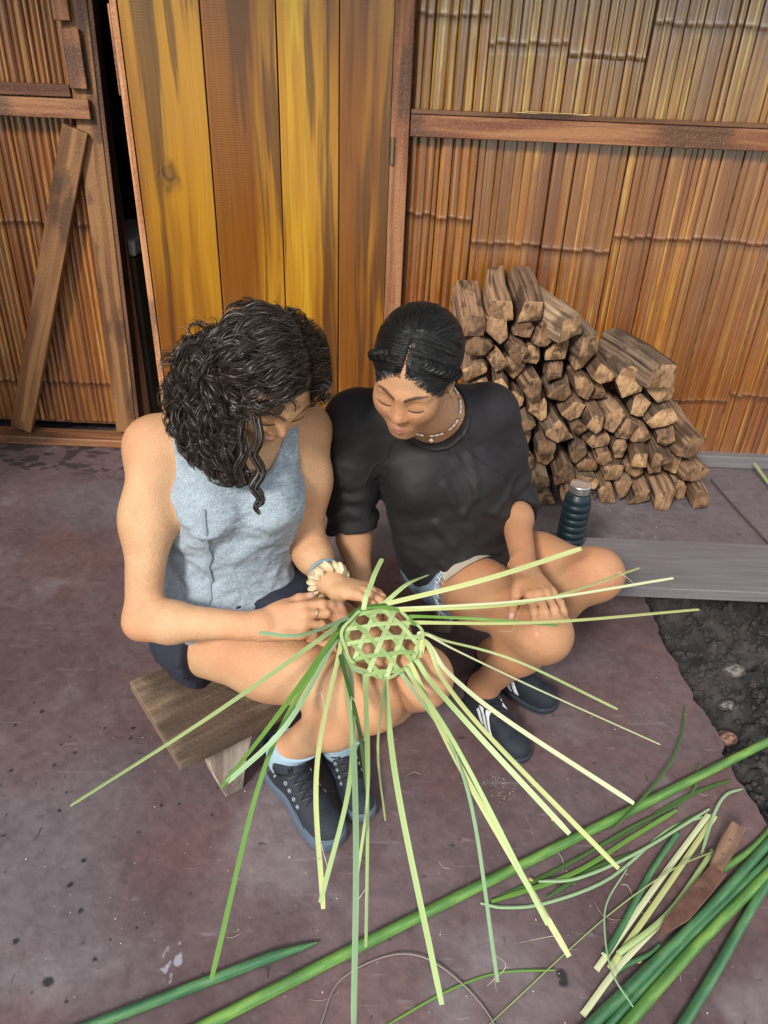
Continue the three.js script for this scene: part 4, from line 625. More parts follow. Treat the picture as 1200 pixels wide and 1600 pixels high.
// ---------------------------------------------------------------- person in the grey tank top
const bodies = [];
const orth = (w, u, thumbHint) => { const W = V(w).normalize(), U = V(u); U.addScaledVector(W, -U.dot(W)).normalize(); const R = V().crossVectors(W, U); if (R.dot(V(thumbHint)) < 0) R.negate(); return { R, U, W }; };
{
  const J = { pelvis: [-0.335, 0.315, -1.292], sl: [-0.466, 0.715, -1.318], sr: [-0.176, 0.708, -1.440], neck: [-0.300, 0.762, -1.355], head: [-0.224, 0.872, -1.300], el: [-0.464, 0.432, -1.118], wl: [-0.229, 0.458, -1.088], er: [-0.165, 0.450, -1.369], wr: [-0.108, 0.446, -1.250],
    hipA: [-0.392, 0.298, -1.235], kneeA: [-0.008, 0.345, -1.020], ankA: [-0.190, 0.100, -1.096], hipB: [-0.268, 0.298, -1.335], kneeB: [0.085, 0.372, -1.058], ankB: [-0.078, 0.100, -1.142] };
  const who = thing('person', 'person with dark curly hair in a grey tank top weaving on the low stool', 'person');
  const hl = handSDF(J.wl, orth([0.96, 0.10, -0.16], [-0.05, 0.80, 0.60], [0, 0.4, -1]), [[0.35, 0.5, 0.3, 0.05], [0.45, 0.6, 0.35, 0], [0.6, 0.8, 0.45, -0.06], [0.75, 0.9, 0.5, -0.12]], { dir: [0.5, -0.35, 0.9], bend: 0.15, bend2: 0.2, to: [-0.6, -0.2, 0.8] }, 0.98);
  hl.mid = hl.at(0, 0, 0.07);
  const hr = handSDF(J.wr, orth([0.84, 0.10, 0.42], [-0.10, 0.95, -0.25], [0.1, -0.3, 1]), [[0.30, 0.70, 0.5, 0.10], [0.32, 0.75, 0.5, 0.02], [0.35, 0.8, 0.5, -0.06], [0.4, 0.8, 0.5, -0.16]], { dir: [0.75, -0.35, 0.7], bend: 0.1, bend2: 0.1, to: [-0.3, -0.6, 0.6] }, 0.95);
  hr.mid = hr.at(0, 0, 0.07);
  const B = buildBody(J, { headFrame: headFrame(34, 42, -8), handL: hl, handR: hr, armK: 0.93, calfA: V(-0.75, -0.35, 0.2).normalize(), calfB: V(-0.6, -0.4, -0.3).normalize(), bust: 0.052, mid: -0.025 });
  bodies.push(B.f);
  const [lo, hi] = bounds([...Object.values(J), [0.06, 0.46, -1.1]], 0.15);
  const base = [0.60, 0.345, 0.185];
  part('body', mesh(B.f, lo, hi, 0.0034, skinColor(B, J.head, base, [0.50, 0.19, 0.17], [hl, hr], { brow: [0.05, 0.03, 0.02], joints: [J.kneeA, J.kneeB, J.el, J.er, ...hl.kn, ...hr.kn] }), null), skinMat(), who);
  lashes(B, J.head, who, C(0.012, 0.008, 0.006));
  const { FS, FM, FH, at } = B.T;
  { // tank top: the torso a little proud, with scooped neck and cut-away arm holes
    const neckHole = ell(off(J.neck, FS, 0.012, 0.03, 0.05), FS, [0.078, 0.125, 0.125]), armL = ell(off(J.sl, FS, -0.012, -0.005, 0.0), FS, [0.058, 0.112, 0.12]), armR = ell(off(J.sr, FS, 0.012, -0.005, 0.0), FS, [0.058, 0.112, 0.12]), hem = at(0.055);
    const f = (x, y, z) => { const t = B.T.f(x, y, z), w = 1 - sstep(0.55, 0.72, y); if (Math.abs(t) > 0.045) return t; let d = t - 0.0065 - 0.012 * sstep(0.44, 0.36, y) - 0.004 * w - folds(x, y, z, 17, 0.020 * w + 0.005) + 0.0022 * w * Math.sin((y + 0.35 * (x + z)) * 95 + 6 * vn(x * 9, y * 9, z * 9));
      d = smax(d, -neckHole(x, y, z), 0.006); d = smax(d, -armL(x, y, z), 0.006); d = smax(d, -armR(x, y, z), 0.006); return smax(d, (hem[1] + 0.008 * Math.sin(x * 30)) - y, 0.006); };
    const top = part('tank_top', mesh(f, lo, hi, 0.004), std({ map: heather, bumpMap: fabricBump, bumpScale: 0.0006, roughness: 0.85 }), who);
    const trim = std({ color: C(0.11, 0.145, 0.185), roughness: 0.85 }); // flat seam running down the side of the front
    const sm = []; for (let i = 0; i <= 20; i++) { const t = i / 20; sm.push(ontoSurface(f, V(at(0.72 - 0.70 * t, -0.098 + 0.012 * Math.sin(t * 3), 0.10)), 0.003)); } part('seam', sweep(sm, () => [[-0.0032, -0.001], [0.0032, -0.001], [0.0032, 0.0012], [-0.0032, 0.0012]], V(0, 0, 1)), std({ color: C(0.22, 0.27, 0.31), roughness: 0.8 }), top);
  }
  { // short navy shorts
    const thA = cap(J.hipA, L3(J.hipA, J.kneeA, 0.5), 0.104, 0.108), thB = cap(J.hipB, L3(J.hipB, J.kneeB, 0.5), 0.104, 0.098), dA = V(J.kneeA).sub(V(J.hipA)).normalize(), dB = V(J.kneeB).sub(V(J.hipB)).normalize();
    const drape = cap(off(J.hipA, WORLD, 0.02, -0.03, 0.03), off(J.hipA, WORLD, 0.055, -0.035, 0.048), 0.074, 0.066);
    const pA = plane(V(L3(J.hipA, J.kneeA, 0.10)), dA), pB = plane(V(L3(J.hipB, J.kneeB, 0.30)), dB), wl = at(0.20), inA = cap(J.hipA, J.kneeA, 0.086, 0.060);
    const f = (x, y, z) => { const t = B.T.f(x, y, z) - 0.012; let d = smin(smax(smin(thA(x, y, z), drape(x, y, z), 0.02), pA(x, y, z), 0.012), smax(thB(x, y, z), pB(x, y, z), 0.01), 0.03); d = smin(d, t, 0.03); d = smax(d, y - wl[1], 0.006); d = smax(d, 0.213 - y, 0.01); return Math.abs(d) > 0.04 ? d : d - folds(x, y, z, 22, 0.012); };
    part('shorts', mesh(f, lo, hi, 0.004), std({ color: C(0.014, 0.017, 0.032), roughness: 0.8, bumpMap: fabricBump, bumpScale: 0.0005 }), who);
  }
  { // curly hair: a bumpy inner mass and several thousand curls over it
    const S = fromLocal(J.head, B.HF, B.hs), scalp = intoWorld(ell([0, 0.034, -0.016], WORLD, [0.080, 0.090, 0.100]), J.head, B.HF, B.hs), faceCut = intoWorld(ell([0.012, -0.044, 0.108], WORLD, [0.080, 0.124, 0.100]), J.head, B.HF, B.hs);
    const top = intoWorld(ell([-0.01, 0.055, -0.02], WORLD, [0.080, 0.076, 0.096]), J.head, B.HF, B.hs);
    const mass = blend([ell([-0.320, 0.878, -1.328], WORLD, [0.076, 0.076, 0.080]), ell([-0.338, 0.828, -1.304], WORLD, [0.073, 0.074, 0.072]), ell([-0.304, 0.788, -1.256], WORLD, [0.058, 0.064, 0.052]), ell([-0.280, 0.757, -1.224], WORLD, [0.034, 0.034, 0.034])], 0.05), right = blend([ell([-0.172, 0.885, -1.360], WORLD, [0.018, 0.040, 0.046]), ell([-0.175, 0.855, -1.380], WORLD, [0.018, 0.035, 0.036])], 0.03);
    const vol = (x, y, z) => { let d = smax(smin(smin(scalp(x, y, z), top(x, y, z), 0.03), mass(x, y, z), 0.04), -faceCut(x, y, z), 0.015); d = smin(d, smax(right(x, y, z), -faceCut(x, y, z), 0.01), 0.03); return d; };
    const inner = (x, y, z) => vol(x, y, z) + 0.010 + 0.022 * (fbm3(x * 38, y * 38, z * 38, 2) - 0.5);
    const [l2, h2] = bounds([[-0.47, 0.66, -1.45], [-0.09, 1.0, -1.12]], 0.03);
    const hairMat0 = std({ color: C(0.024, 0.0150, 0.0105), roughness: 0.9 }), hairMat = phys({ color: C(0.024, 0.0150, 0.0105), roughness: 0.40, sheen: 0.2, sheenRoughness: 0.4, sheenColor: C(0.35, 0.26, 0.2) }), innerMat = hairMat0;
    const g = mesh(inner, l2, h2, 0.005), hair = part('hair', g, innerMat, who), P = g.attributes.position, list = [];
    const curl = (p, dir, len, amp, turns, r, n = 18, ph = rnd() * 6.28, grav = 0.5) => { const pts = []; let d = dir.clone().normalize(), q = p.clone(); const st = len / n;
      for (let i = 0; i <= n; i++) { const t = i / n; d.y -= grav * st * 14; d.normalize(); q.addScaledVector(d, st); if (i > 3 && faceCut(q.x, q.y, q.z) < 0.002) break; const nn = grad(vol, q, 0.004), dd = vol(q.x, q.y, q.z); if (dd < -0.004) q.addScaledVector(nn, -(dd + 0.004) * 0.7); if (dd > 0.014) q.addScaledVector(nn, -(dd - 0.014) * 0.35);
        const s1 = V().crossVectors(d, nn).normalize(), s2 = V().crossVectors(s1, d), a = ph + t * turns * 6.2832, am = amp * (0.4 + 0.6 * t); pts.push(q.clone().addScaledVector(s1, Math.cos(a) * am).addScaledVector(s2, Math.sin(a) * am)); }
      if (pts.length > 4) list.push({ pts, r }); return q; };
    const L = toLocal(J.head, B.HF, B.hs);
    for (let i = 0; i < 1000; i++) { // locks: each a bundle of near-parallel hairs
      const k = (rnd() * P.count) | 0, p = i < 800 ? V(P.getX(k), P.getY(k), P.getZ(k)) : ontoSurface(vol, S([0.02 + rr(-0.012, 0.012), 0.04 + 0.1 * Math.cos(0.02 * (i - 840)), 0.1 * Math.sin(0.0135 * (i - 840))]), -0.004, 5), nn = grad(vol, p, 0.004), l = L(p.x, p.y, p.z), crown = l[1] > 0.055 && Math.abs(l[0]) < 0.09 && Math.abs(l[2]) < 0.1;
      let dir = V(rr(-1, 1), -0.6, rr(-1, 1)); if (crown) { dir = B.HF.R.clone().multiplyScalar(l[0] < 0.02 ? -1 : 1).addScaledVector(B.HF.W, rr(-0.7, 0.25)).addScaledVector(B.HF.U, -0.2); }
      dir.addScaledVector(nn, -dir.dot(nn)); const len = crown ? rr(0.06, 0.10) : rr(0.05, 0.11), amp = crown ? rr(0.002, 0.005) : rr(0.007, 0.015), tn = crown ? rr(0.6, 1.4) : rr(0.9, 1.8), ph = rnd() * 6.28, nh = crown ? 12 : 11;
      for (let q = 0; q < nh; q++) curl(p.clone().add(V(rr(-1, 1), rr(-1, 1), rr(-1, 1)).multiplyScalar(crown ? 0.006 : 0.0032)), dir.clone().add(V(rr(-1, 1), rr(-1, 1), rr(-1, 1)).multiplyScalar(0.07)), len * rr(0.9, 1.06), amp * rr(0.92, 1.08), tn, rr(0.0004, 0.00075), 16, ph + rr(-0.15, 0.15), crown ? 0.1 : 0.45);
    }
    const free = (pts, r, n, spread) => { for (let q = 0; q < n; q++) { const o = V(rr(-1, 1), rr(-1, 1), rr(-1, 1)).multiplyScalar(spread); list.push({ pts: curve(pts.map((p, i) => V(p).addScaledVector(o, i / (pts.length - 1) > 0.85 ? 0.5 : 1)), 34), r }); } };
    free([[-0.232, 0.838, -1.205], [-0.226, 0.805, -1.190], [-0.238, 0.775, -1.185], [-0.222, 0.748, -1.172], [-0.236, 0.722, -1.160], [-0.222, 0.704, -1.150], [-0.232, 0.690, -1.142], [-0.224, 0.684, -1.132]], 0.0011, 26, 0.0085);   // the long lock beside the face
    free([[-0.262, 0.800, -1.205], [-0.258, 0.770, -1.192], [-0.270, 0.742, -1.180], [-0.258, 0.722, -1.172]], 0.001, 22, 0.010);
    for (let i = 0; i < 46; i++) { const k = (rnd() * P.count) | 0, p = V(P.getX(k), P.getY(k), P.getZ(k)), nn = grad(vol, p, 0.004), c0 = p.clone().addScaledVector(nn, 0.012), s1 = V(rr(-1, 1), rr(-1, 1), rr(-1, 1)).cross(nn).normalize(), s2 = V().crossVectors(nn, s1), R = rr(0.006, 0.016), pts = []; const L2 = toLocal(J.head, B.HF, B.hs)(p.x, p.y, p.z); if (L2[2] > 0.05 && L2[1] < 0.05) continue;
      for (let q = 0; q <= 20; q++) { const a = q / 20 * rr(4.4, 4.6) * 1.2; pts.push(c0.clone().addScaledVector(s1, Math.cos(a) * R).addScaledVector(nn, Math.sin(a) * R * 0.7 + q * 0.0006).addScaledVector(V(0, -1, 0), q * 0.0012)); } list.push({ pts, r: 0.0006 }); }
    { const pts = []; for (let q = 0; q <= 30; q++) { const a = 0.6 + q / 30 * 5.6; pts.push(V(-0.352 + 0.021 * Math.cos(a), 0.945 + 0.021 * Math.sin(a), -1.335 + q * 0.0006)); } for (let k = 0; k < 7; k++) list.push({ pts: pts.map((p) => p.clone().add(V(rr(-1, 1), rr(-1, 1), rr(-1, 1)).multiplyScalar(0.0022))), r: 0.0007 }); }
    strandMesh('curls', list, hairMat, hair);
  }
  { // boots and socks
    const boot = { soleMat: std({ color: C(0.085, 0.115, 0.16), roughness: 0.7, bumpMap: fabricBump, bumpScale: 0.0006 }), upperMat: std({ color: C(0.017, 0.023, 0.034), roughness: 0.66, bumpMap: fabricBump, bumpScale: 0.0012 }), laceMat: std({ color: C(0.012, 0.013, 0.017), roughness: 0.5 }), eyelet: std({ color: C(0.38, 0.40, 0.45), metalness: 0.6, roughness: 0.35 }), soleT: 0.03, toeCap: true, tread: true, wave: 0.001, collar: 0.112, wide: 0.052, laces: 5, name: 'boot' };
    const b1 = shoe(who, [-0.228, -1.135], [-0.066, -0.930], boot); shoe(who, [-0.098, -1.190], [-0.010, -0.995], boot);
    const sockM = std({ color: C(0.32, 0.46, 0.56), roughness: 0.9, bumpMap: fabricBump, bumpScale: 0.001 });
    for (const [a, lg] of [[J.ankA, B.lA], [J.ankB, B.lB]]) { const g = mesh((x, y, z) => smax(lg(x, y, z) - 0.0045 + 0.0008 * Math.sin((x + z) * 700), y - 0.148 + 0.3 * (z - a[2]) - 0.006 * Math.sin(x * 40), 0.005), [a[0] - 0.09, 0.04, a[2] - 0.09], [a[0] + 0.10, 0.19, a[2] + 0.09], 0.003); part('sock', g, sockM, who); }
    const t = part('boot_tab', box(0.012, 0.004, 0.003, 0, 0, 0, 0.001), std({ color: C(0.45, 0.47, 0.5), roughness: 0.6 }), b1.grp); t.position.copy(ontoSurface(b1.up, b1.S([-0.05, 0.085, 0.09]), 0.001)); t.rotation.y = 0.9;
  }
  { // wristwear on the far wrist, rings
    const ax = V(J.wr).sub(V(J.er)).normalize(), q = new THREE.Quaternion().setFromUnitVectors(V(0, 0, 1), ax), ring = (g, d) => { g.applyQuaternion(q); const c = V(J.wr).addScaledVector(ax, d); g.translate(c.x, c.y, c.z); return g; };
    part('bracelet', ring(new THREE.TorusGeometry(0.0325, 0.0042, 10, 40), -0.034), std({ color: C(0.16, 0.25, 0.29), roughness: 0.6 }), who);
    const beads = []; for (let i = 0; i < 26; i++) { const a = i / 26 * 6.2832, s = new THREE.SphereGeometry(0.0034, 8, 6); s.translate(Math.cos(a) * 0.032, Math.sin(a) * 0.032, 0); beads.push(s); }
    const bb = new THREE.Group(); bb.name = 'bead_bracelet'; who.add(bb); for (const s of beads) part('bead', ring(s, -0.0235), std({ color: C(0.62, 0.42, 0.30), roughness: 0.35 }), bb);
    const scr = (x, y, z) => { const v = V(x, y, z).sub(V(J.wr).addScaledVector(ax, -0.008)), h = v.dot(ax), rr0 = v.addScaledVector(ax, -h), a = Math.atan2(rr0.y, rr0.x + rr0.z * 0.4), r = rr0.length(); return Math.hypot(r - 0.0335, h + 0.003 * Math.sin(a * 5)) - 0.0105 - 0.0032 * Math.sin(a * 13 + h * 140) - 0.0022 * Math.sin(a * 21 - r * 300); };
    part('scrunchie', mesh(scr, [J.wr[0] - 0.07, J.wr[1] - 0.07, J.wr[2] - 0.08], [J.wr[0] + 0.07, J.wr[1] + 0.07, J.wr[2] + 0.06], 0.0025), phys({ color: C(0.55, 0.45, 0.28), roughness: 0.45, sheen: 0.6, sheenColor: C(1, 0.95, 0.8), sheenRoughness: 0.4 }), who);
    const rg = new THREE.TorusGeometry(0.0092, 0.0011, 8, 24), c = V(hl.at(0.009, 0.001, 0.112)); rg.applyQuaternion(new THREE.Quaternion().setFromUnitVectors(V(0, 0, 1), V(0.92, -0.25, -0.2).normalize())); rg.translate(c.x, c.y, c.z); part('ring', rg, std({ color: C(0.8, 0.62, 0.5), metalness: 1, roughness: 0.25 }), who);
  }
}

// ---------------------------------------------------------------- person in the black shirt
{
  const J = { pelvis: [0.212, 0.292, -1.605], sl: [-0.076, 0.706, -1.495], sr: [0.236, 0.702, -1.578], neck: [0.076, 0.738, -1.498], head: [0.047, 0.858, -1.392], el: [-0.077, 0.458, -1.485], wl: [-0.040, 0.275, -1.400], er: [0.320, 0.455, -1.592], wr: [0.313, 0.446, -1.318],
    hipA: [0.150, 0.285, -1.545], kneeA: [0.345, 0.370, -1.202], ankA: [0.258, 0.095, -1.318], hipB: [0.292, 0.280, -1.600], kneeB: [0.492, 0.398, -1.385], ankB: [0.290, 0.100, -1.432] };
  const who = thing('person', 'person with braided black hair in a black shirt and denim shorts watching', 'person');
  const hr = handSDF(J.wr, orth([0.26, 0.02, 0.95], [-0.02, 0.99, 0.0], [-1, 0, 0]), [[0.42, 0.55, 0.35, 0.12], [0.45, 0.55, 0.35, 0.02], [0.45, 0.5, 0.35, -0.12], [0.40, 0.45, 0.3, -0.30]], { dir: [0.55, -0.45, 0.75], bend: 0.1, bend2: 0.1, to: [-0.2, -0.6, 0.7] }, 0.98);
  hr.mid = hr.at(0, 0, 0.07);
  const hl = handSDF(J.wl, orth([0.75, -0.25, 0.55], [0.1, 0.9, 0.3], [0, 0.3, -1]), [[0.4, 0.6, 0.4], [0.4, 0.6, 0.4], [0.4, 0.6, 0.4], [0.4, 0.6, 0.4]], { dir: [0.5, -0.3, 0.8] }, 0.95);
  hl.mid = hl.at(0, 0, 0.07);
  const B = buildBody(J, { headFrame: headFrame(-19, 22, -6), handL: hl, handR: hr, armK: 0.92, calfA: V(-0.1, -0.35, -0.9).normalize(), calfB: V(-0.5, -0.6, -0.4).normalize(), bust: 0.048, mid: -0.03, slim: 0.010 });
  bodies.push(B.f);
  const [lo, hi] = bounds(Object.values(J), 0.15);
  const base = [0.50, 0.270, 0.142];
  part('body', mesh(B.f, lo, hi, 0.0034, skinColor(B, J.head, base, [0.46, 0.17, 0.145], [hl, hr], { brow: [0.030, 0.018, 0.012], joints: [J.kneeA, J.kneeB, ...hr.kn] }), null), skinMat(), who);
  lashes(B, J.head, who, C(0.010, 0.007, 0.006));
  const { FS, FM, FH, at } = B.T;
  const cloth = phys({ color: C(0.0085, 0.0066, 0.0085), roughness: 0.72, sheen: 0.12, sheenRoughness: 0.5, sheenColor: C(0.32, 0.27, 0.34) });
  { // loose shirt with elbow sleeves
    const neckHole = ell(off(J.neck, FS, 0.012, 0.035, 0.045), FS, [0.074, 0.085, 0.105]), sleeve = (s, e, w, k, af) => { const ee = L3(e, w, k), p = plane(V(ee), V(w).sub(V(s)).normalize().lerp(V(w).sub(V(e)).normalize(), 0.6).normalize()); const c = blend([cap(s, e, 0.060, 0.056), cap(e, ee, 0.056, 0.059)], 0.02), inn = cap(L3(e, w, k - 0.03), L3(e, w, 0.8), 0.045, 0.050); return (x, y, z) => smax(smax(Math.min(c(x, y, z), af(x, y, z) - 0.008), p(x, y, z), 0.005), -inn(x, y, z), 0.004); };
    const sL = sleeve(J.sl, J.el, J.wl, 0.14, B.aL), sR = sleeve(J.sr, J.er, J.wr, 0.16, B.aR), lap = blend([ell(at(0.07, -0.01, 0.075, FH), FH, [0.135, 0.075, 0.075]), ell(at(0.25, -0.015, 0.055), FM, [0.138, 0.13, 0.078]), ell(at(0.45, -0.005, 0.045, FS), FS, [0.128, 0.15, 0.075])], 0.08), hemY = 0.268;
    const FL = [[[-0.13, 0.40], [-0.04, 0.25], [0.09, 0.17]], [[-0.145, 0.32], [-0.06, 0.17], [0.07, 0.09], [0.14, 0.09]], [[0.13, 0.37], [0.06, 0.28], [-0.01, 0.245]], [[0.15, 0.25], [0.05, 0.135], [-0.09, 0.12]], [[-0.15, 0.22], [-0.03, 0.075], [0.12, 0.04]], [[-0.12, 0.11], [0, 0.03], [0.13, 0.01]], [[-0.10, 0.05], [0.02, -0.02], [0.12, -0.02]], [[-0.10, 0.43], [-0.07, 0.33], [-0.09, 0.25]], [[0.11, 0.20], [0.13, 0.10], [0.10, 0.0]]];
    const pd = (s, u, L) => { let m = 1; for (let i = 0; i < L.length - 1; i++) { const [ax, ay] = L[i], bx = L[i + 1][0] - ax, by = L[i + 1][1] - ay, h = clamp(((s - ax) * bx + (u - ay) * by) / (bx * bx + by * by)); m = Math.min(m, Math.hypot(s - ax - bx * h, u - ay - by * h)); } return m; };
    const wr = (x, y, z) => { const v = toLocal(J.pelvis, FM)(x, y, z), s = v[0], u = v[1]; const lowk = sstep(0.36, 0.12, u), up = sstep(0.05, 0.3, u);   // hanging U-shaped folds across the front, slanted pulls from the shoulders
      let rg = 0; if (v[2] > -0.02) FL.forEach((L, i) => { const w = 0.008 + 0.003 * (i % 3), k = pd(s + 0.012 * (vn(s * 20, u * 20, 3.3) - 0.5), u + 0.012 * (vn(s * 20, u * 20, 8.3) - 0.5), L); if (k < 0.045) rg += Math.exp(-k * k / (w * w)) - 0.45 * Math.exp(-((k - 0.022) ** 2) / 0.00012); }); rg = clamp(rg, -0.2, 1.3); const q = u + 1.6 * s * s - 0.28 * s, a = Math.sin(q * 74 + 5.5 * vn(s * 7 + 9, u * 5, 3.3)), b = Math.sin((u * 0.7 + s * 1.15) * 52 + 6 * vn(s * 6, u * 6, 1.7)); return -0.0048 * rg - 0.0012 * lowk * a * (0.4 + vn(s * 8, u * 9, 4.1)) - 0.0012 * up * b * vn(s * 7 + 3, u * 7, 8.2) * sstep(0.55, 0.35, u); };
    const f = (x, y, z) => { const t = B.T.f(x, y, z) - 0.010; let d = smin(t, lap(x, y, z) - 0.004, 0.05); const s0 = Math.min(d, sL(x, y, z), sR(x, y, z)); if (s0 > 0.05 || d < -0.06) return Math.max(s0, hemY - 0.02 - y); d += wr(x, y, z) - folds(x, y, z, 11, 0.014); const fs = 0.0032 * Math.sin(y * 120 + 8 * vn(x * 12, y * 12, z * 12)) * sstep(0.62, 0.5, y) - folds(x, y, z, 18, 0.012); d = smin(d, sL(x, y, z) + fs, 0.028); d = smin(d, sR(x, y, z) + fs, 0.028); d = smax(d, -neckHole(x, y, z), 0.007); return smax(d, hemY + 0.012 * Math.sin(x * 22 + 1) - y, 0.008); };
    const [l2, h2] = bounds(Object.values(J), 0.16), sh = part('shirt', mesh(f, l2, h2, 0.004), cloth, who);
    // ribbed collar and raglan seams
    const col = []; for (let i = 0; i <= 48; i++) { const a = i / 48 * 6.2832, p0 = off(J.neck, FS, 0.012 + 0.077 * Math.sin(a), 0.0, 0.045 + 0.098 * Math.cos(a)); let p = V(p0); for (let k = 0; k < 14; k++) { const d = f(p.x, p.y, p.z), e = neckHole(p.x, p.y, p.z); p.addScaledVector(grad(f, p), -d * 0.5); p.addScaledVector(grad(neckHole, p), -(e - 0.006) * 0.5); } col.push(p); }
    part('collar', sweep(col, () => [[-0.0065, -0.002], [0.0065, -0.002], [0.0065, 0.003], [-0.0065, 0.003]], V(0, 1, 0.4), false), cloth, sh);
    for (const s of [-1, 1]) { const p = []; for (let i = 0; i <= 16; i++) { const t = i / 16; p.push(ontoSurface(f, V(L3(off(J.neck, FS, s * 0.085, -0.02, 0.11), off(s < 0 ? J.sl : J.sr, FS, -s * 0.018, -0.115, 0.10), t)), 0.0006)); } part('seam', sweep(p, () => circ(0.0016, 5)), cloth, sh); }
  }
  { // cut-off denim shorts
    const thA = cap(J.hipA, J.kneeA, 0.098, 0.082), thB = cap(J.hipB, J.kneeB, 0.100, 0.085), dA = V(J.kneeA).sub(V(J.hipA)).normalize(), dB = V(J.kneeB).sub(V(J.hipB)).normalize(), cA = V(L3(J.hipA, J.kneeA, 0.30)), cB = V(L3(J.hipB, J.kneeB, 0.33)), wl = at(0.16);
    const inA = cap(J.hipA, J.kneeA, 0.090, 0.057), inB = cap(J.hipB, J.kneeB, 0.090, 0.057);
    const f = (x, y, z) => { const fr = 0.006 * (vn(x * 60, y * 60, z * 60) - 0.5); const t = B.T.f(x, y, z) - 0.006; let d = smin(smax(thA(x, y, z), plane(cA, dA)(x, y, z) + fr, 0.006), smax(thB(x, y, z), plane(cB, dB)(x, y, z) + fr, 0.006), 0.02); d = smin(d, t, 0.03); d = smax(d, y - wl[1], 0.006); d = smax(d, 0.213 - y, 0.01); return Math.abs(d) > 0.04 ? d : d - folds(x, y, z, 20, 0.012); };
    const den = std({ map: denimTex, bumpMap: fabricBump, bumpScale: 0.0008, roughness: 0.85 }), sh = part('shorts', mesh(f, lo, hi, 0.004), den, who);
    const fray = [], addF = (c, d, r, n) => { const s1 = V().crossVectors(d, V(0, 1, 0)).normalize(), s2 = V().crossVectors(s1, d); for (let i = 0; i < n; i++) { const a = rr(-0.9, 3.6), o = s1.clone().multiplyScalar(Math.cos(a) * r).addScaledVector(s2, Math.sin(a) * r), p = ontoSurface(f, c.clone().add(o), 0.001, 5), l = rr(0.006, 0.028); fray.push({ pts: curve([p, p.clone().addScaledVector(d, l * 0.5).add(V(rr(-1, 1), rr(-1, 0.6), rr(-1, 1)).multiplyScalar(0.005)), p.clone().addScaledVector(d, l).add(V(rr(-1, 1), rr(-1.4, 0.4), rr(-1, 1)).multiplyScalar(0.010))], 7), r: rr(0.0003, 0.0007) }); } };
    addF(cA, dA, 0.095, 170); addF(cB, dB, 0.097, 170); strandMesh('frayed_hem', fray, std({ color: C(0.68, 0.74, 0.82), roughness: 0.9 }), sh);
    // white pocket lining showing under the near hem, and a pale blue one on the far leg
    const patch = (leg, c, d, a0, a1, len, r, name, mat) => { const s1 = V().crossVectors(d, V(0, 1, 0)).normalize(), s2 = V().crossVectors(s1, d), pos = [], uv = [], idx = [], n = 14, m = 8; for (let i = 0; i <= n; i++) for (let j = 0; j <= m; j++) { const a = lerp(a0, a1, i / n), t = j / m, l = len * t * Math.pow(Math.sin(Math.PI * (0.12 + 0.76 * i / n)), 0.6) - 0.012; const p = ontoSurface(leg, c.clone().addScaledVector(d, l).addScaledVector(s1, Math.cos(a) * r).addScaledVector(s2, Math.sin(a) * r), 0.0045 + 0.002 * vn(i * 0.7, j * 0.7, 3), 5); pos.push(p.x, p.y, p.z); uv.push(i / n, t); } for (let i = 0; i < n; i++) for (let j = 0; j < m; j++) { const a = i * (m + 1) + j; idx.push(a, a + 1, a + m + 1, a + 1, a + m + 2, a + m + 1); } const g = new THREE.BufferGeometry(); g.setAttribute('position', new THREE.Float32BufferAttribute(pos, 3)); g.setAttribute('uv', new THREE.Float32BufferAttribute(uv, 2)); g.setIndex(idx); g.computeVertexNormals(); part(name, g, mat, sh); };
    patch(B.lA, cA, dA, 0.5, 2.3, 0.070, 0.09, 'pocket_lining', std({ color: C(0.42, 0.36, 0.28), roughness: 0.9, side: THREE.DoubleSide }));
    patch(B.lB, cB, dB, 0.4, 1.9, 0.045, 0.09, 'pocket_lining', std({ color: C(0.34, 0.50, 0.72), roughness: 0.9, side: THREE.DoubleSide }));
  }
  { // black hair: smooth cap with a centre parting, two twisted side braids, a rounded back
    const S = fromLocal(J.head, B.HF, B.hs), Lc = toLocal(J.head, B.HF, B.hs);
    const capE = ell([0, 0.036, -0.018], WORLD, [0.0855, 0.0885, 0.0995]), back = ell([0, 0.045, -0.050], WORLD, [0.082, 0.072, 0.077]), cut = ell([0, -0.050, 0.105], WORLD, [0.071, 0.120, 0.077]), low = ell([0, -0.035, -0.075], WORLD, [0.060, 0.055, 0.035]);
    const loc = (x, y, z) => { let d = smin(capE(x, y, z), back(x, y, z), 0.03); d = smin(d, low(x, y, z), 0.03); d = smax(d, -cut(x, y, z), 0.028); const a = Math.abs(x); if (a < 0.014 && z > 0.01 && y > 0.04) d += 0.0120 * Math.exp(-(a * a) / 0.0000022) * sstep(0.015, 0.03, z);
      const sw = z > 0.012 ? a * 900 : z * 30 + x * 700; return d + 0.0016 * (vn(x * 90, y * 90, z * 40) - 0.5); };
    const f = intoWorld(loc, J.head, B.HF, B.hs), [l2, h2] = bounds([J.head], 0.16), hm = phys({ color: C(0.0085, 0.0084, 0.0084), roughness: 0.40 }), hmIn = std({ color: C(0.0085, 0.0084, 0.0084), roughness: 0.9 });
    const hair = part('hair', mesh(f, l2, h2, 0.0026), hmIn, who), list = [];
    // combed strands: front panels sweep sideways and back from the parting, the crown sweeps back
    const run = (p, step, n, r) => { const pts = []; let q = p.clone(); for (let i = 0; i < n; i++) { q = ontoSurface(f, q, 0.0004 + 0.001 * rnd() * 0.4, 2); pts.push(q.clone()); const l = Lc(q.x, q.y, q.z); q = q.clone().add(step(l)); } list.push({ pts, r }); };
    const dirW = (a, b, c) => V().addScaledVector(B.HF.R, a).addScaledVector(B.HF.U, b).addScaledVector(B.HF.W, c);
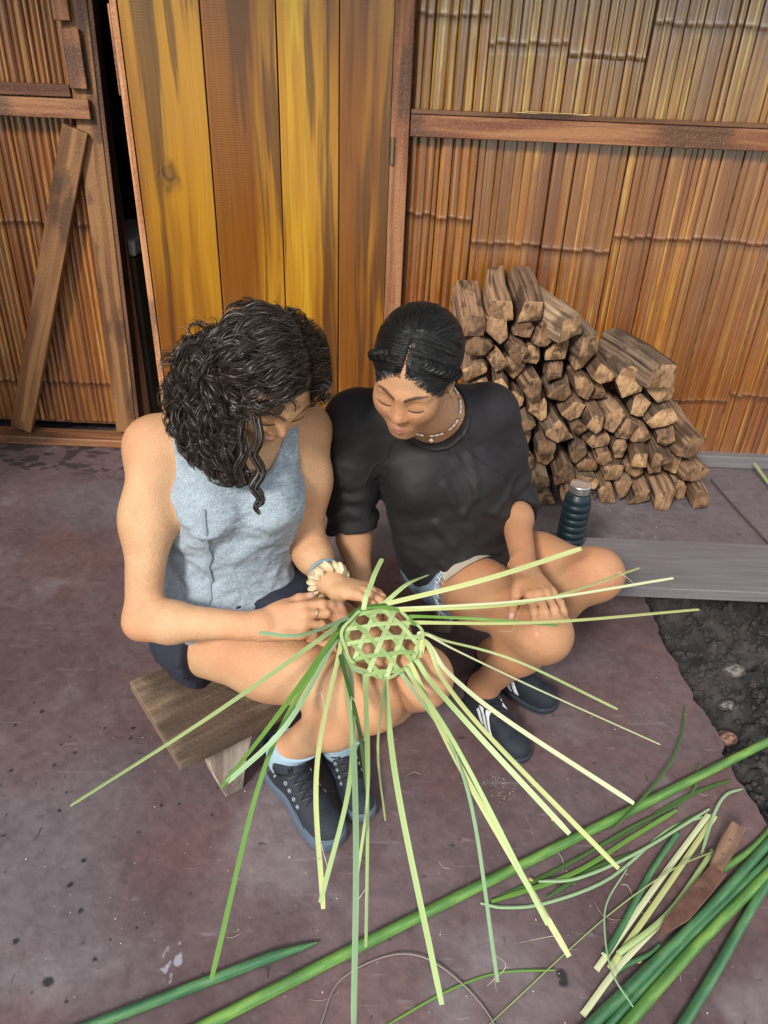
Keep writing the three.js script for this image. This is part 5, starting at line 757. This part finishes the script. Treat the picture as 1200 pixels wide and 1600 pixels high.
    for (let i = 0; i < 1500; i++) { const s = rnd() < 0.5 ? -1 : 1, a = rr(0.2, 1.28), k = rnd() < 0.35 ? rr(0, 0.05) : 0; run(S([s * (rr(0.0015, 0.006) + k), 0.036 + 0.1 * Math.cos(a) - k * 0.3, -0.018 + 0.112 * Math.sin(a) - k * 0.3]), (l) => dirW(s * 0.0064, -0.0022, -0.0012 - 0.02 * Math.abs(l[0])), 12, rr(0.00035, 0.0007)); }
    for (let i = 0; i < 1400; i++) { const x = rr(-0.08, 0.08), z = rr(-0.07, 0.022); run(S([x, 0.13, z]), (l) => dirW(x * 0.03 + rr(-1, 1) * 0.001, -0.003, -0.0065), 11, rr(0.00035, 0.0007)); }
    for (let i = 0, n = 0; i < 9000 && n < 900; i++) { const p = ontoSurface(B.head, S([rr(-0.085, 0.085), rr(-0.045, 0.10), rr(-0.03, 0.10)]), 0.0005, 6), d = f(p.x, p.y, p.z), l = Lc(p.x, p.y, p.z); if (d < 0.0005 || d > 0.0075 || l[1] < -0.04 || (Math.abs(l[0]) < 0.05 && l[1] < 0.03)) continue; n++;   // fine short hairs along the hairline
      const g = grad(f, p, 0.003).negate(), pts = []; let q = p.clone(); g.addScaledVector(B.HF.W, -0.4).addScaledVector(B.HF.R, Math.sign(l[0]) * 0.5).normalize(); for (let k = 0; k < 6; k++) { pts.push(q.clone()); q.addScaledVector(g, 0.0035); q = ontoSurface((x, y, z) => Math.min(B.head(x, y, z), f(x, y, z)), q, 0.0009, 2); } list.push({ pts, r: rr(0.0003, 0.00055) }); }
    strandMesh('combed_strands', list, hm, hair);
    for (const s of [-1, 1]) { // flat two-strand twist lying on the side of the head
      const P0 = [[0.040, 0.092, 0.060], [0.064, 0.070, 0.042], [0.082, 0.040, 0.014], [0.086, 0.008, -0.024], [0.072, -0.022, -0.062], [0.035, -0.040, -0.098]].map((p) => S([s * p[0], p[1], p[2]])), path = curve(P0, 90).map((p) => ontoSurface(f, p, 0.0025, 5)), N = path.map((p) => grad(f, p, 0.006));
      const grp = new THREE.Group(); grp.name = 'braid'; hair.add(grp);
      for (const ph of [0, Math.PI]) { const pts = path.map((p, i) => { const T = V().subVectors(path[Math.min(90, i + 1)], path[Math.max(0, i - 1)]).normalize(), b = V().crossVectors(T, N[i]).normalize(), a = ph + i / 90 * 6.2832 * 8; return p.clone().addScaledVector(b, Math.cos(a) * 0.0055).addScaledVector(N[i], Math.sin(a) * 0.0032); }); part('twist_strand', sweep(pts, (t, i) => circ(0.0052 + 0.0006 * Math.sin(i * 1.7), 8)), hmIn, grp);
        const fine = []; for (let k = 0; k < 26; k++) { const o = k / 26 * 6.28; fine.push({ pts: pts.map((p, i) => { const n = N[i], T = V().subVectors(pts[Math.min(90, i + 1)], pts[Math.max(0, i - 1)]).normalize(), b = V().crossVectors(T, n).normalize(), a = o + i * 0.03; return p.clone().addScaledVector(n, Math.sin(a) * 0.0056).addScaledVector(b, Math.cos(a) * 0.0056); }), r: 0.0004 }); } strandMesh('twist_hairs', fine, hm, grp); }
    }
  }
  { // necklace of white tube beads with small dark ones, and a pendant
    const nk = (x, y, z) => smin(B.neck(x, y, z), B.T.f(x, y, z), 0.05), grp = new THREE.Group(); grp.name = 'necklace'; who.add(grp); const pts = [];
    for (let i = 0; i <= 64; i++) { const a = i / 64 * 6.2832, c = V(off(J.neck, FS, -0.004 + 0.062 * Math.sin(a), 0.008 - 0.030 * Math.cos(a), 0.02 + 0.062 * Math.cos(a))); pts.push(ontoSurface(nk, c, 0.0032)); }
    const wm = std({ color: C(0.82, 0.80, 0.76), roughness: 0.35 }), dm = std({ color: C(0.10, 0.05, 0.03), roughness: 0.4 });
    const cv = new THREE.CatmullRomCurve3(pts.slice(0, 64), true); const N = 44; for (let i = 0; i < N; i++) { if (i % 4 === 3) { const b = new THREE.SphereGeometry(0.0021, 8, 6), p = cv.getPointAt(i / N); b.translate(p.x, p.y, p.z); part('bead', b, dm, grp); } else { const p0 = cv.getPointAt((i + 0.02) / N), p1 = cv.getPointAt((i + 0.90) / N); part('bead', sweep([p0, L(p0, p1, 0.15), L(p0, p1, 0.85), p1], (t, k) => circ(k === 0 || k === 3 ? 0.0010 : 0.0019, 7)), wm, grp); } }
    function L(a, b, t) { return a.clone().lerp(b, t); }
    const pp = cv.getPointAt(0); const st = new THREE.OctahedronGeometry(0.0055, 0); st.scale(1, 1, 0.35); st.translate(pp.x + 0.004, pp.y - 0.009, pp.z + 0.003); part('pendant', st, std({ color: C(0.7, 0.66, 0.6), metalness: 0.7, roughness: 0.3 }), grp);
    const e = S0([0.080, -0.034, -0.010]); const er = new THREE.TorusGeometry(0.010, 0.0012, 8, 24); er.rotateY(1.2); er.translate(e.x, e.y, e.z); part('earring', er, std({ color: C(0.8, 0.62, 0.35), metalness: 1, roughness: 0.25 }), who);
    function S0(p) { return fromLocal(J.head, B.HF, B.hs)(p); }
  }
  { // dark sneakers with three pale side stripes
    const o = { soleMat: std({ color: C(0.020, 0.026, 0.036), roughness: 0.6 }), upperMat: std({ color: C(0.011, 0.017, 0.026), roughness: 0.7, bumpMap: fabricBump, bumpScale: 0.0008 }), laceMat: std({ color: C(0.014, 0.018, 0.026), roughness: 0.6 }), stripes: true, stripeMat: std({ color: C(0.72, 0.74, 0.76), roughness: 0.6 }), soleT: 0.022, collar: 0.085, laces: 4, name: 'sneaker' };
    shoe(who, [0.232, -1.365], [0.350, -1.165], o); shoe(who, [0.262, -1.475], [0.452, -1.335], o);
    const sm = std({ color: C(0.012, 0.014, 0.02), roughness: 0.9 }); for (const [a, lg] of [[J.ankA, B.lA], [J.ankB, B.lB]]) part('sock', mesh((x, y, z) => smax(lg(x, y, z) - 0.003, y - 0.098, 0.004), [a[0] - 0.08, 0.02, a[2] - 0.08], [a[0] + 0.08, 0.14, a[2] + 0.08], 0.003), sm, who);
  }
}

// ---------------------------------------------------------------- the basket being woven
const fibreTex = tex(128, 512, (u, v) => { const a = fbm(u * 22, v * 3, 1, 4, 22, 3), b = fbm(u * 6, v * 6, 4, 3, 6, 6), k = 0.72 + 0.5 * a + 0.16 * (b - 0.5); return [k * 0.86, k * 0.86, k * 0.84]; }); fibreTex.repeat.set(60, 2.2);
const leafMat = (r, g, b, rough = 0.5) => phys({ map: fibreTex, color: C(r, g, b), roughness: rough });
M.strip = { weave: leafMat(0.30, 0.43, 0.155), weaveLight: leafMat(0.42, 0.54, 0.24), pale: leafMat(0.38, 0.50, 0.21), yellow: leafMat(0.49, 0.53, 0.22), green: leafMat(0.13, 0.27, 0.045), mint: leafMat(0.30, 0.45, 0.25), white: leafMat(0.58, 0.61, 0.37), dark: leafMat(0.055, 0.125, 0.028), olive: leafMat(0.30, 0.36, 0.15) };
const crisp = (g) => { const o = toCreasedNormals(g, 0.5); return o; };
const flat = (w, t, arch = 0.0004) => [[-w / 2, -t / 2 - arch], [0, -t / 2], [w / 2, -t / 2 - arch], [w / 2, t / 2 - arch], [0, t / 2], [-w / 2, t / 2 - arch]];
{
  const b = thing('woven_basket', 'unfinished open hexagon-weave palm basket with long loose strips fanning out', 'basket');
  const Cn = V(0.007, 0.456, -1.070), N = V(0.06, 0.965, 0.25).normalize(), E1 = V(1, 0, 0).addScaledVector(N, -N.x).normalize(), E2 = V().crossVectors(N, E1); // E2 points away from the viewer
  const R = 0.077, sp = 0.0335, onDisc = (x, y, h = 0) => { const r2 = (x * x + y * y) / (R * R); return Cn.clone().addScaledVector(E1, x).addScaledVector(E2, y).addScaledVector(N, h - 0.010 * r2); };
  // loose ends: a middle point, the tip, a colour and a width
  const T = [[[-0.258,0.440,-0.897],[-0.493,0.330,-0.773],'pale',11],[[-0.160,0.440,-0.895],[-0.256,0.330,-0.820],'green',11],[[-0.145,0.440,-0.867],[-0.245,0.340,-0.823],'mint',10],[[-0.180,0.365,-0.862],[-0.230,0.200,-0.578],'green',9],[[-0.092,0.405,-0.807],[-0.067,0.280,-0.647],'yellow',9],[[-0.033,0.455,-0.770],[-0.066,0.380,-0.598],'pale',8],[[-0.028,0.445,-0.869],[-0.007,0.360,-0.797],'dark',8],[[-0.020,0.465,-0.652],[-0.010,0.400,-0.438],'mint',10],[[-0.006,0.440,-0.724],[0.001,0.340,-0.561],'pale',6],[[-0.006,0.455,-0.736],[-0.019,0.380,-0.610],'pale',5],[[0.039,0.415,-0.769],[0.107,0.300,-0.510],'pale',11],[[0.006,0.440,-0.822],[0.023,0.340,-0.762],'olive',5],[[0.146,0.415,-0.799],[0.187,0.300,-0.542],'mint',7],[[0.142,0.415,-0.811],[0.294,0.300,-0.581],'yellow',10],[[0.136,0.440,-0.829],[0.260,0.340,-0.603],'pale',8],[[0.155,0.445,-0.879],[0.314,0.360,-0.738],'pale',10],[[0.172,0.440,-0.885],[0.389,0.330,-0.702],'yellow',9],[[0.201,0.445,-0.910],[0.432,0.360,-0.800],'white',9],[[0.270,0.465,-0.952],[0.493,0.400,-0.892],'white',4],[[0.245,0.465,-1.018],[0.438,0.400,-0.969],'olive',5],[[0.298,0.530,-1.048],[0.598,0.530,-1.105],'yellow',8],[[0.282,0.535,-1.104],[0.573,0.540,-1.187],'white',6],[[0.283,0.530,-1.106],[0.519,0.530,-1.231],'yellow',9],[[0.205,0.530,-1.171],[0.415,0.530,-1.292],'yellow',11],[[0.066,0.510,-1.152],[0.095,0.490,-1.231],'pale',11],[[0.006,0.515,-1.166],[0.000,0.500,-1.267],'pale',11],[[-0.137,0.520,-0.997],[-0.213,0.510,-1.011],'mint',10],[[0.200,0.500,-1.085],[0.345,0.470,-1.113],'green',6]]
    .map(([m, e, c, w]) => { const d = V(m).sub(Cn); return { m: V(m), e: V(e), c, w: w * 0.0009, az: Math.atan2(d.dot(E2), d.dot(E1)) }; }).sort((p, q) => p.az - q.az);
  const UPL = V(0, 0.9, 0.4).normalize(); const strips = [], ends = [], keepOff = (p) => { p.forEach((v, i) => { if (i < 2) return; for (const f of bodies) { const d = f(v.x, v.y, v.z); const gap = 0.007 + 0.016 * sstep(2, 9, i); if (d < gap) v.addScaledVector(grad(f, v, 0.004).add(V(0, 0.6, 0)).normalize(), (gap - d) * 1.15); } }); for (let k = 0; k < 3; k++) for (let i = 2; i < p.length - 1; i++) p[i].lerp(p[i - 1].clone().add(p[i + 1]).multiplyScalar(0.5), 0.4); return p; };
  for (let f = 0; f < 3; f++) for (let k = -2; k <= (f === 2 ? 1 : 2); k++) { const th = 0.22 + f * Math.PI / 3, o = (k + (f === 2 ? 0.5 : 0)) * sp, h = Math.sqrt(Math.max(R * R - o * o, 0.0006)), dir = [Math.cos(th), Math.sin(th)], nor = [-dir[1], dir[0]], st = { f, o, h, dir, nor, tgt: [] }; strips.push(st); for (const s of [-1, 1]) { const x = dir[0] * s * h + nor[0] * o, y = dir[1] * s * h + nor[1] * o; ends.push({ st, s, az: Math.atan2(y, x) }); } }
  ends.sort((p, q) => p.az - q.az); let best = 1e9, sh = 0; const n = ends.length;
  for (let k = 0; k < n; k++) { let c = 0; for (let i = 0; i < n; i++) { let d = ends[i].az - T[(i + k) % n].az; d = Math.atan2(Math.sin(d), Math.cos(d)); c += d * d; } if (c < best) { best = c; sh = k; } }
  ends.forEach((e, i) => { e.st.tgt[e.s > 0 ? 1 : 0] = T[(i + sh) % n]; });
  for (const st of strips) {
    const at = (t) => { const x = st.dir[0] * t + st.nor[0] * st.o, y = st.dir[1] * t + st.nor[1] * st.o; return onDisc(x, y, 0.0014 * Math.sin(t / sp * 3.1416 + st.f * 2.0944 + st.o / sp * 1.5)); };
    const pts = [], A = st.tgt[0], Z = st.tgt[1], leave = (T, s) => { const p0 = at(s * st.h), p1 = at(s * (st.h - 0.01)), d = p0.clone().sub(p1).normalize(), q = p0.clone().addScaledVector(d, 0.007).addScaledVector(T.m.clone().sub(p0).normalize(), 0.012); const L = q.distanceTo(T.m) * 0.5; const short = T.m.distanceTo(Cn) < 0.13 ? q.clone().lerp(T.e, 0.5).add(V(0, 0.012, 0)) : T.m; return keepOff(curve([p0, q, short, T.e], 34)); };
    const inner = []; for (let t = -st.h; t <= st.h + 1e-6; t += st.h / 12) inner.push(at(t));
    const la = leave(A, -1).slice(1), lz = leave(Z, 1).slice(1);
    // one strip runs tip to tip; it is made of two differently coloured halves only where the leaf's two sides differ
    const whole = [...la.slice().reverse(), ...inner, ...lz], na = la.length, half = na + (inner.length >> 1);
    const mk = (p, c, w, fromTip) => { const m = p.length, ax = p[m - 1].clone().sub(p[0]).normalize(), tw = rr(-0.9, 0.9); return part('palm_strip', crisp(sweep(p, (t) => { const q = fromTip ? t : 1 - t; const ww = lerp(w, 0.0098, sstep(0.5, 0.9, q)) * (q < 0.012 ? 0.8 : 1); return flat(ww, 0.0009); }, (t, i) => { if (fromTip ? i > m - 4 : i < 4) return N; const q = fromTip ? t : 1 - t; return UPL.clone().applyAxisAngle(ax, tw * sstep(0.75, 0, q)); })), M.strip[c], b); };
    mk(whole.slice(0, na + 2), A.c, A.w, true); mk(whole.slice(na + inner.length - 2), Z.c, Z.w, false); part('woven_strip', crisp(sweep(inner, () => flat(0.0088, 0.0011), () => N)), M.strip[rnd() < 0.6 ? 'weave' : 'weaveLight'], b);
  }
  for (const [a0, a1, r, h, c, w] of [[0.55, 3.5, 0.066, 0.004, 'green', 0.007], [0.9, 4.3, 0.070, 0.000, 'mint', 0.006], [1.4, 3.2, 0.072, 0.006, 'dark', 0.006], [3.6, 6.2, 0.066, 0.002, 'olive', 0.006], [2.2, 4.0, 0.064, 0.008, 'pale', 0.006], [-0.4, 1.3, 0.067, 0.004, 'pale', 0.006]]) {
    const p = []; for (let i = 0; i <= 26; i++) { const a = lerp(a0, a1, i / 26), q = r + 0.011 + 0.003 * Math.sin(a * 7 + w * 900); p.push(onDisc(Math.cos(a) * q, Math.sin(a) * q, h + 0.003 * Math.sin(a * 5))); }
    const u = N.clone(); part('rim_strip', crisp(sweep(p, () => flat(w, 0.0009), () => u)), M.strip[c], b);
  }
  const fib = []; for (let i = 0; i < 12; i++) { const t = T[(rnd() * T.length) | 0], p = t.m.clone().lerp(t.e, rr(-0.6, 1)); fib.push({ pts: curve([p, p.clone().add(V(rr(-1, 1), rr(-1, 0.3), rr(-1, 1)).multiplyScalar(0.02)), p.clone().add(V(rr(-1, 1), rr(-1.6, 0), rr(-1, 1)).multiplyScalar(0.045))], 8), r: 0.00035 }); }
  strandMesh('loose_fibres', fib, std({ color: C(0.6, 0.56, 0.4), roughness: 0.7 }), b).userData.kind = 'stuff';
}

// ---------------------------------------------------------------- stems, strips, knife and litter on the floor
{
  const stemTex = tex(256, 512, (u, v) => { const a = fbm(u * 40, v * 3, 1, 4, 40, 3), b = fbm(u * 5, v * 9, 3, 4, 5, 9), s = v2(u * 200, v * 220, 5); let c = mix3([0.028, 0.092, 0.034], [0.085, 0.205, 0.056], clamp(a * 0.9 + (b - 0.5) * 1.2)); c = mix3(c, [0.16, 0.27, 0.07], 0.3 * sstep(0.6, 0.75, b)); if (s > 0.93) c = mix3(c, [0.34, 0.40, 0.18], 0.5); return c; }); stemTex.repeat.set(12, 1.6);
  const stem = phys({ map: stemTex, color: C(0.78, 0.92, 1.25), roughness: 0.38, clearcoat: 0.2, clearcoatRoughness: 0.35 }), stemLime = phys({ map: stemTex, color: C(1.5, 1.35, 0.95), roughness: 0.38, clearcoat: 0.2, clearcoatRoughness: 0.35 }), cutM = std({ color: C(0.5, 0.52, 0.3), roughness: 0.7 });
  const put = (name, geo, mat, label, cat, group) => single(name, geo, mat, label, cat, group);
  const ext = (a, b, t) => L3(a, b, t);
  const rod = (a, b, r, mat, label, y = r, b2) => { const A = [a[0], y, a[1]], Bq = [b[0], b2 ?? y, b[1]], n = 14, sd = rnd() * 9, pts = []; for (let i = 0; i <= n; i++) { const t = i / n, p = L3(A, Bq, t); pts.push(V(p[0] + 0.004 * Math.sin(t * 5 + sd), p[1], p[2] + 0.004 * Math.sin(t * 4 + sd))); } const o = thing('green_stem', label, 'stem', 'green palm stems on the floor'); const g = sweep(pts, (t) => circ(r * (1 - 0.12 * t), 14), V(0, 1, 0), false); part('stalk', g, mat, o); for (const e of [0, n]) { const d = pts[e ? n : 0].clone().sub(pts[e ? n - 1 : 1]).normalize(), c = new THREE.CircleGeometry(r * (e ? 0.88 : 1), 14); c.applyQuaternion(new THREE.Quaternion().setFromUnitVectors(V(0, 0, 1), d)); c.translate(pts[e].x, pts[e].y, pts[e].z); part('cut_end', c, cutM, o); } };
  rod([-0.55, -0.43], [1.30, -1.46], 0.0108, stemLime, 'longest green stem, crossing the floor diagonally below the basket');
  { const A = V(-0.62, 0.0095, -0.515), Z = V(-0.090, 0.0095, -0.746), o = thing('green_stem', 'green stem with slanted cut tip at the lower left of the floor', 'stem', 'green palm stems on the floor'), pts = []; for (let i = 0; i <= 20; i++) pts.push(A.clone().lerp(Z, i / 20)); part('stalk', sweep(pts, (t) => { const k = t > 0.86 ? 1 - (t - 0.86) / 0.14 : 1; return circ(0.0092, 12).map(([a, c]) => [a * (0.1 + 0.9 * Math.sqrt(k)) + 0.004 * (1 - k), c * (0.35 + 0.65 * k) - 0.004 * (1 - k)]); }), stem, o); }
  rod([0.28, -0.53], [0.92, -1.055], 0.0102, stem, 'thick green stem, uppermost of the bundle at lower right', 0.0118);
  rod([0.33, -0.545], [0.90, -1.016], 0.0075, stem, 'slim dark green stem between the two thickest bundle stems', 0.009);
  rod([0.35, -0.543], [0.92, -1.005], 0.0105, stemLime, 'thick yellowish-green stem along the lower side of the bundle', 0.012);
  rod([0.46, -0.552], [0.90, -0.988], 0.0095, stem, 'lone thick green stem at the lower right corner', 0.0107);
  rod([0.700, -0.905], [0.90, -1.053], 0.007, stemLime, 'short pale green stem end beside the knife handle', 0.007);
  rod([0.434, -0.744], [0.652, -0.996], 0.0068, stem, 'short green stem left of the pale split sticks', 0.0068);
  rod([0.452, -0.705], [0.545, -0.768], 0.0045, stem, 'small thin green stub under the pale sticks', 0.0045);
  const strip = (pts, c, w, label, y0 = 0.002, name = 'palm_strip', arch = 0.0008, t = 0.0014) => put(name, crisp(sweep(curve(pts.map((p, i) => [p[0], p[2] ?? (y0 + 0.0022 * (i % 2)), p[1]]), 28), (q) => flat(w * (q < 0.04 || q > 0.96 ? 0.7 : 1), t, arch), V(0, 1, 0))), M.strip[c], label, 'palm strip', 'palm strips on the floor');
  const stick = (pts, c, w, h, label, y) => put('split_stick', sweep(curve(pts.map((p) => [p[0], p[2] ?? y, p[1]]), 14), () => [[-w / 2, -h / 2], [w / 2, -h / 2], [w * 0.42, h / 2], [-w * 0.42, h / 2]], V(0, 1, 0)), M.strip[c], label, 'stick', 'pale split sticks on the floor');
  stick([[0.418, -0.716], [0.577, -0.886], [0.736, -1.051]], 'white', 0.012, 0.006, 'leftmost long pale split stick beside the knife', 0.006);
  stick([[0.443, -0.719], [0.60, -0.886], [0.749, -1.048]], 'yellow', 0.012, 0.006, 'second long pale split stick, right of the leftmost one', 0.0062);
  stick([[0.462, -0.741], [0.581, -0.824], [0.712, -0.959]], 'pale', 0.011, 0.005, 'pale green split stick just left of the knife blade', 0.0135);
  stick([[0.378, -0.640], [0.462, -0.724], [0.581, -0.824]], 'white', 0.012, 0.006, 'pale split stick reaching lowest toward the bundle stems', 0.006);
  strip([[0.686, -0.952, 0.012], [0.746, -1.048, 0.016], [0.792, -1.101, 0.012], [0.840, -1.126, 0.004]], 'mint', 0.006, 'bluish strip curling past the slab edge near the pale sticks');
  strip([[0.238, -0.835], [0.357, -0.894], [0.55, -1.005], [0.703, -1.096], [0.821, -1.149]], 'dark', 0.008, 'dark green strip, topmost of the loose strip bundle', 0.004);
  strip([[0.240, -0.833], [0.407, -0.896], [0.55, -0.985], [0.668, -1.057]], 'green', 0.009, 'wide green strip in the middle of the loose strip bundle', 0.008);
  strip([[0.337, -0.876], [0.419, -0.886], [0.559, -0.952], [0.739, -1.060]], 'mint', 0.006, 'pale green strip running through the loose strip bundle', 0.012);
  strip([[0.219, -0.832], [0.265, -0.824], [0.348, -0.838], [0.485, -0.894], [0.639, -1.013], [0.748, -1.054]], 'mint', 0.006, 'long pale strip bowing along the lower side of the strip bundle', 0.003);
  strip([[0.350, -0.848], [0.460, -0.914], [0.573, -0.964], [0.702, -1.046]], 'dark', 0.008, 'dark strip along the lower middle of the strip bundle', 0.005);
  strip([[0.401, -0.917], [0.554, -1.009], [0.708, -1.097], [0.761, -1.187]], 'dark', 0.006, 'dark strip bending upward at the bundle right end', 0.006);
  strip([[0.507, -0.989, 0.024], [0.636, -1.112, 0.034], [0.722, -1.228, 0.03], [0.784, -1.364, 0.012]], 'dark', 0.006, 'dark curved strip rising across the long green stem');
  strip([[0.518, -0.906], [0.461, -0.833], [0.441, -0.767], [0.438, -0.698], [0.459, -0.643]].map((p, i) => [p[0], p[1], 0.018 + 0.004 * i]), 'mint', 0.003, 'thin pale curl crossing the ends of the split sticks');
  strip([[0.212, -0.618], [0.445, -0.804], [0.606, -0.905], [0.725, -0.959]].map((p, i) => [p[0], p[1], [0.003, 0.006, 0.022, 0.022][i]]), 'olive', 0.0025, 'thin straight green sliver running under the pale sticks');
  strip([[0.036, -0.610], [0.147, -0.670], [0.240, -0.705], [0.342, -0.713]], 'green', 0.004, 'slim green strip arching at the bottom of the floor');
  strip([[1.467, -2.66, 0.055], [1.48, -2.5, 0.03], [1.50, -2.30, 0.004]], 'olive', 0.014, 'green strip at the right edge by the wall foot');
  put('wire_hoop', tube([[-0.10, 0.003, -0.55], [-0.071, 0.003, -0.606], [-0.044, 0.004, -0.678], [0.034, 0.006, -0.722], [0.103, 0.006, -0.725], [0.170, 0.004, -0.686], [0.221, 0.003, -0.627], [0.24, 0.003, -0.56]], 0.0014, 40, 6), std({ color: C(0.2, 0.17, 0.15), roughness: 0.5 }), 'thin brown hoop of vine at the bottom of the floor', 'hoop');
  put('dark_floor_line', tube([[1.286, 0.004, -2.60], [1.30, 0.005, -2.4], [1.328, 0.004, -2.155]], 0.004, 14, 7), std({ color: C(0.07, 0.05, 0.04), roughness: 0.8 }), 'thin dark line on the floor right of the firewood', 'stick');  // thin dark tube laid as a line across the floor
  { // knife lying over the bundle
    const k = thing('knife', 'broad brown knife with worn wooden handle lying on the stems', 'knife');
    const Y = 0.030, P = (x, z) => new THREE.Vector2(x, -z), sh = new THREE.Shape([P(0.688, -0.915), P(0.711, -0.896), P(0.665, -0.853), P(0.605, -0.800), P(0.536, -0.762), P(0.558, -0.795), P(0.620, -0.853)]);
    const g = new THREE.ExtrudeGeometry(sh, { depth: 0.0022, bevelEnabled: true, bevelSize: 0.0012, bevelThickness: 0.0006, bevelSegments: 1 }); g.rotateX(-Math.PI / 2); g.translate(0, Y, 0);
    const bt = tex(256, 256, (u, v) => { const a = fbm(u * 9, v * 9, 1, 5, 9, 9), s = fbm(u * 60, v * 8, 3, 3, 60, 8); return mix3([0.055, 0.026, 0.020], [0.24, 0.12, 0.085], clamp(a * 0.9 + s * 0.3 - 0.1)); }); bt.repeat.set(6, 6);
    part('blade', g, std({ map: bt, metalness: 0.35, roughness: 0.48 }), k);
    const hA = V(0.695, Y + 0.004, -0.908), hB = V(0.772, Y + 0.006, -1.002), pts = []; for (let i = 0; i <= 10; i++) pts.push(hA.clone().lerp(hB, i / 10)); part('handle', sweep(pts, (t) => { const w = 0.0125 + 0.003 * Math.sin(t * 3.1) + 0.003 * t, h = 0.008; return [[-w, -h * 0.6], [-w * 0.7, -h], [w * 0.7, -h], [w, -h * 0.6], [w, h * 0.6], [w * 0.7, h], [-w * 0.7, h], [-w, h * 0.6]]; }), std({ map: boardTex, roughness: 0.8, color: C(1.0, 0.85, 0.8) }), k);
    for (const t of [0.25, 0.6]) { const q = hA.clone().lerp(hB, t), r = new THREE.CylinderGeometry(0.0028, 0.0028, 0.003, 10); r.translate(q.x, q.y + 0.0075, q.z); part('rivet', r, std({ color: C(0.3, 0.27, 0.24), metalness: 0.8, roughness: 0.4 }), k); }
  }
  { // crumbs and fibres nobody could count
    const gs = []; const crumb = (x, z, s) => { const g = new THREE.IcosahedronGeometry(s, 0); g.scale(rr(0.7, 1.6), 0.5, rr(0.6, 1)); g.rotateY(rnd() * 6); g.translate(x, s * 0.5, z); tint(g, rnd() < 0.5 ? [0.55, 0.48, 0.33] : rnd() < 0.5 ? [0.3, 0.2, 0.12] : [0.7, 0.7, 0.68]); gs.push(g); };
    for (let i = 0; i < 150; i++) crumb(rr(-0.9, 0.8), rr(-1.5, -0.62), rr(0.0006, 0.0017)); for (let i = 0; i < 90; i++) crumb(0.28 + 0.05 * (rnd() + rnd() - 1), -1.10 + 0.05 * (rnd() + rnd() - 1), rr(0.0005, 0.0012)); for (let i = 0; i < 60; i++) crumb(rr(0.2, 1.1), rr(-2.34, -1.9), rr(0.0008, 0.0022));
    const m = single('wood_crumbs', mergeGeometries(gs), std({ vertexColors: true, roughness: 0.9 }), 'scattered pale crumbs and wood chips on the floor', 'crumbs'); m.userData.kind = 'stuff';
    const list = []; for (let i = 0; i < 16; i++) { const x = rr(-0.45, 0.75), z = rr(-1.15, -0.62), a = rnd() * 6.28, l = rr(0.015, 0.06), k = rr(-0.4, 0.4), p = []; for (let q = 0; q < 4; q++) p.push(V(x + Math.cos(a + k * q) * l * q / 3, 0.0012 + 0.004 * rnd() * (q % 2), z + Math.sin(a + k * q) * l * q / 3)); list.push({ pts: curve(p, 10), r: rr(0.00025, 0.0004) }); }
    const f = strandMesh('plant_fibres', list, std({ color: C(0.5, 0.45, 0.36), roughness: 0.8 }), scene); f.userData = { label: 'fine dry plant fibres scattered over the floor', category: 'fibres', kind: 'stuff' };
  }
  const pod = (x, z, s, label) => { const g = new THREE.IcosahedronGeometry(s, 2); g.scale(1.7, 0.8, 1); g.rotateY(rnd() * 3); g.translate(x, s * 0.8, z); put('seed_pod', g, std({ color: C(0.45, 0.30, 0.13), roughness: 0.7 }), label, 'seed', null); };
  pod(0.395, -1.025, 0.0045, 'small tan seed just above the long green stem'); pod(0.500, -0.735, 0.0040, 'small tan seed among the bundle stems'); pod(0.325, -0.882, 0.0045, 'small tan seed under the strip bundle left end');
  const stones = [[0.905, -1.345, 0.022, 'reddish oval stone on the soil near the slab'], [0.872, -1.372, 0.014, 'small grey stone nearest the slab edge'], [0.868, -1.320, 0.016, 'grey stone below the small one on the soil'], [0.95, -1.46, 0.018, 'dark stone on the soil toward the bench'], [1.02, -1.60, 0.026, 'large dark stone on the soil under the bench']];
  for (const [x, z, s, label] of stones) { const g = new THREE.IcosahedronGeometry(s, 3), p = g.attributes.position; for (let i = 0; i < p.count; i++) { const q = V().fromBufferAttribute(p, i), k = 1 + 0.35 * (fbm3(q.x * 70 + x * 9, q.y * 70, q.z * 70, 3) - 0.5); p.setXYZ(i, q.x * k * 1.3, q.y * k * 0.75, q.z * k); } g.computeVertexNormals(); g.translate(x, -0.075, z); single('stone', g, std({ map: soilTex, color: C(...(s === 0.022 ? [5.2, 3.2, 2.3] : [3.4, 3.3, 3.3])), roughness: 0.85 }), label, 'stone', 'stones on the soil'); }
}

// stand every thing built in place on its own base
for (const o of scene.children) {
  if (!o.userData.label) continue;
  if (o.isMesh) { if (o.position.lengthSq() === 0 && o.userData.kind !== 'stuff') { const c = recenter(o.geometry); o.position.copy(c); } continue; }
  if (o.position.lengthSq() > 0) continue;
  const b = new THREE.Box3().setFromObject(o), c = V((b.min.x + b.max.x) / 2, b.min.y, (b.min.z + b.max.z) / 2);
  o.position.copy(c); for (const k of o.children) k.position.sub(c);
}
scene.traverse((o) => { if (o.isMesh) { o.castShadow = true; o.receiveShadow = true; } });
renderer.render(scene, camera);
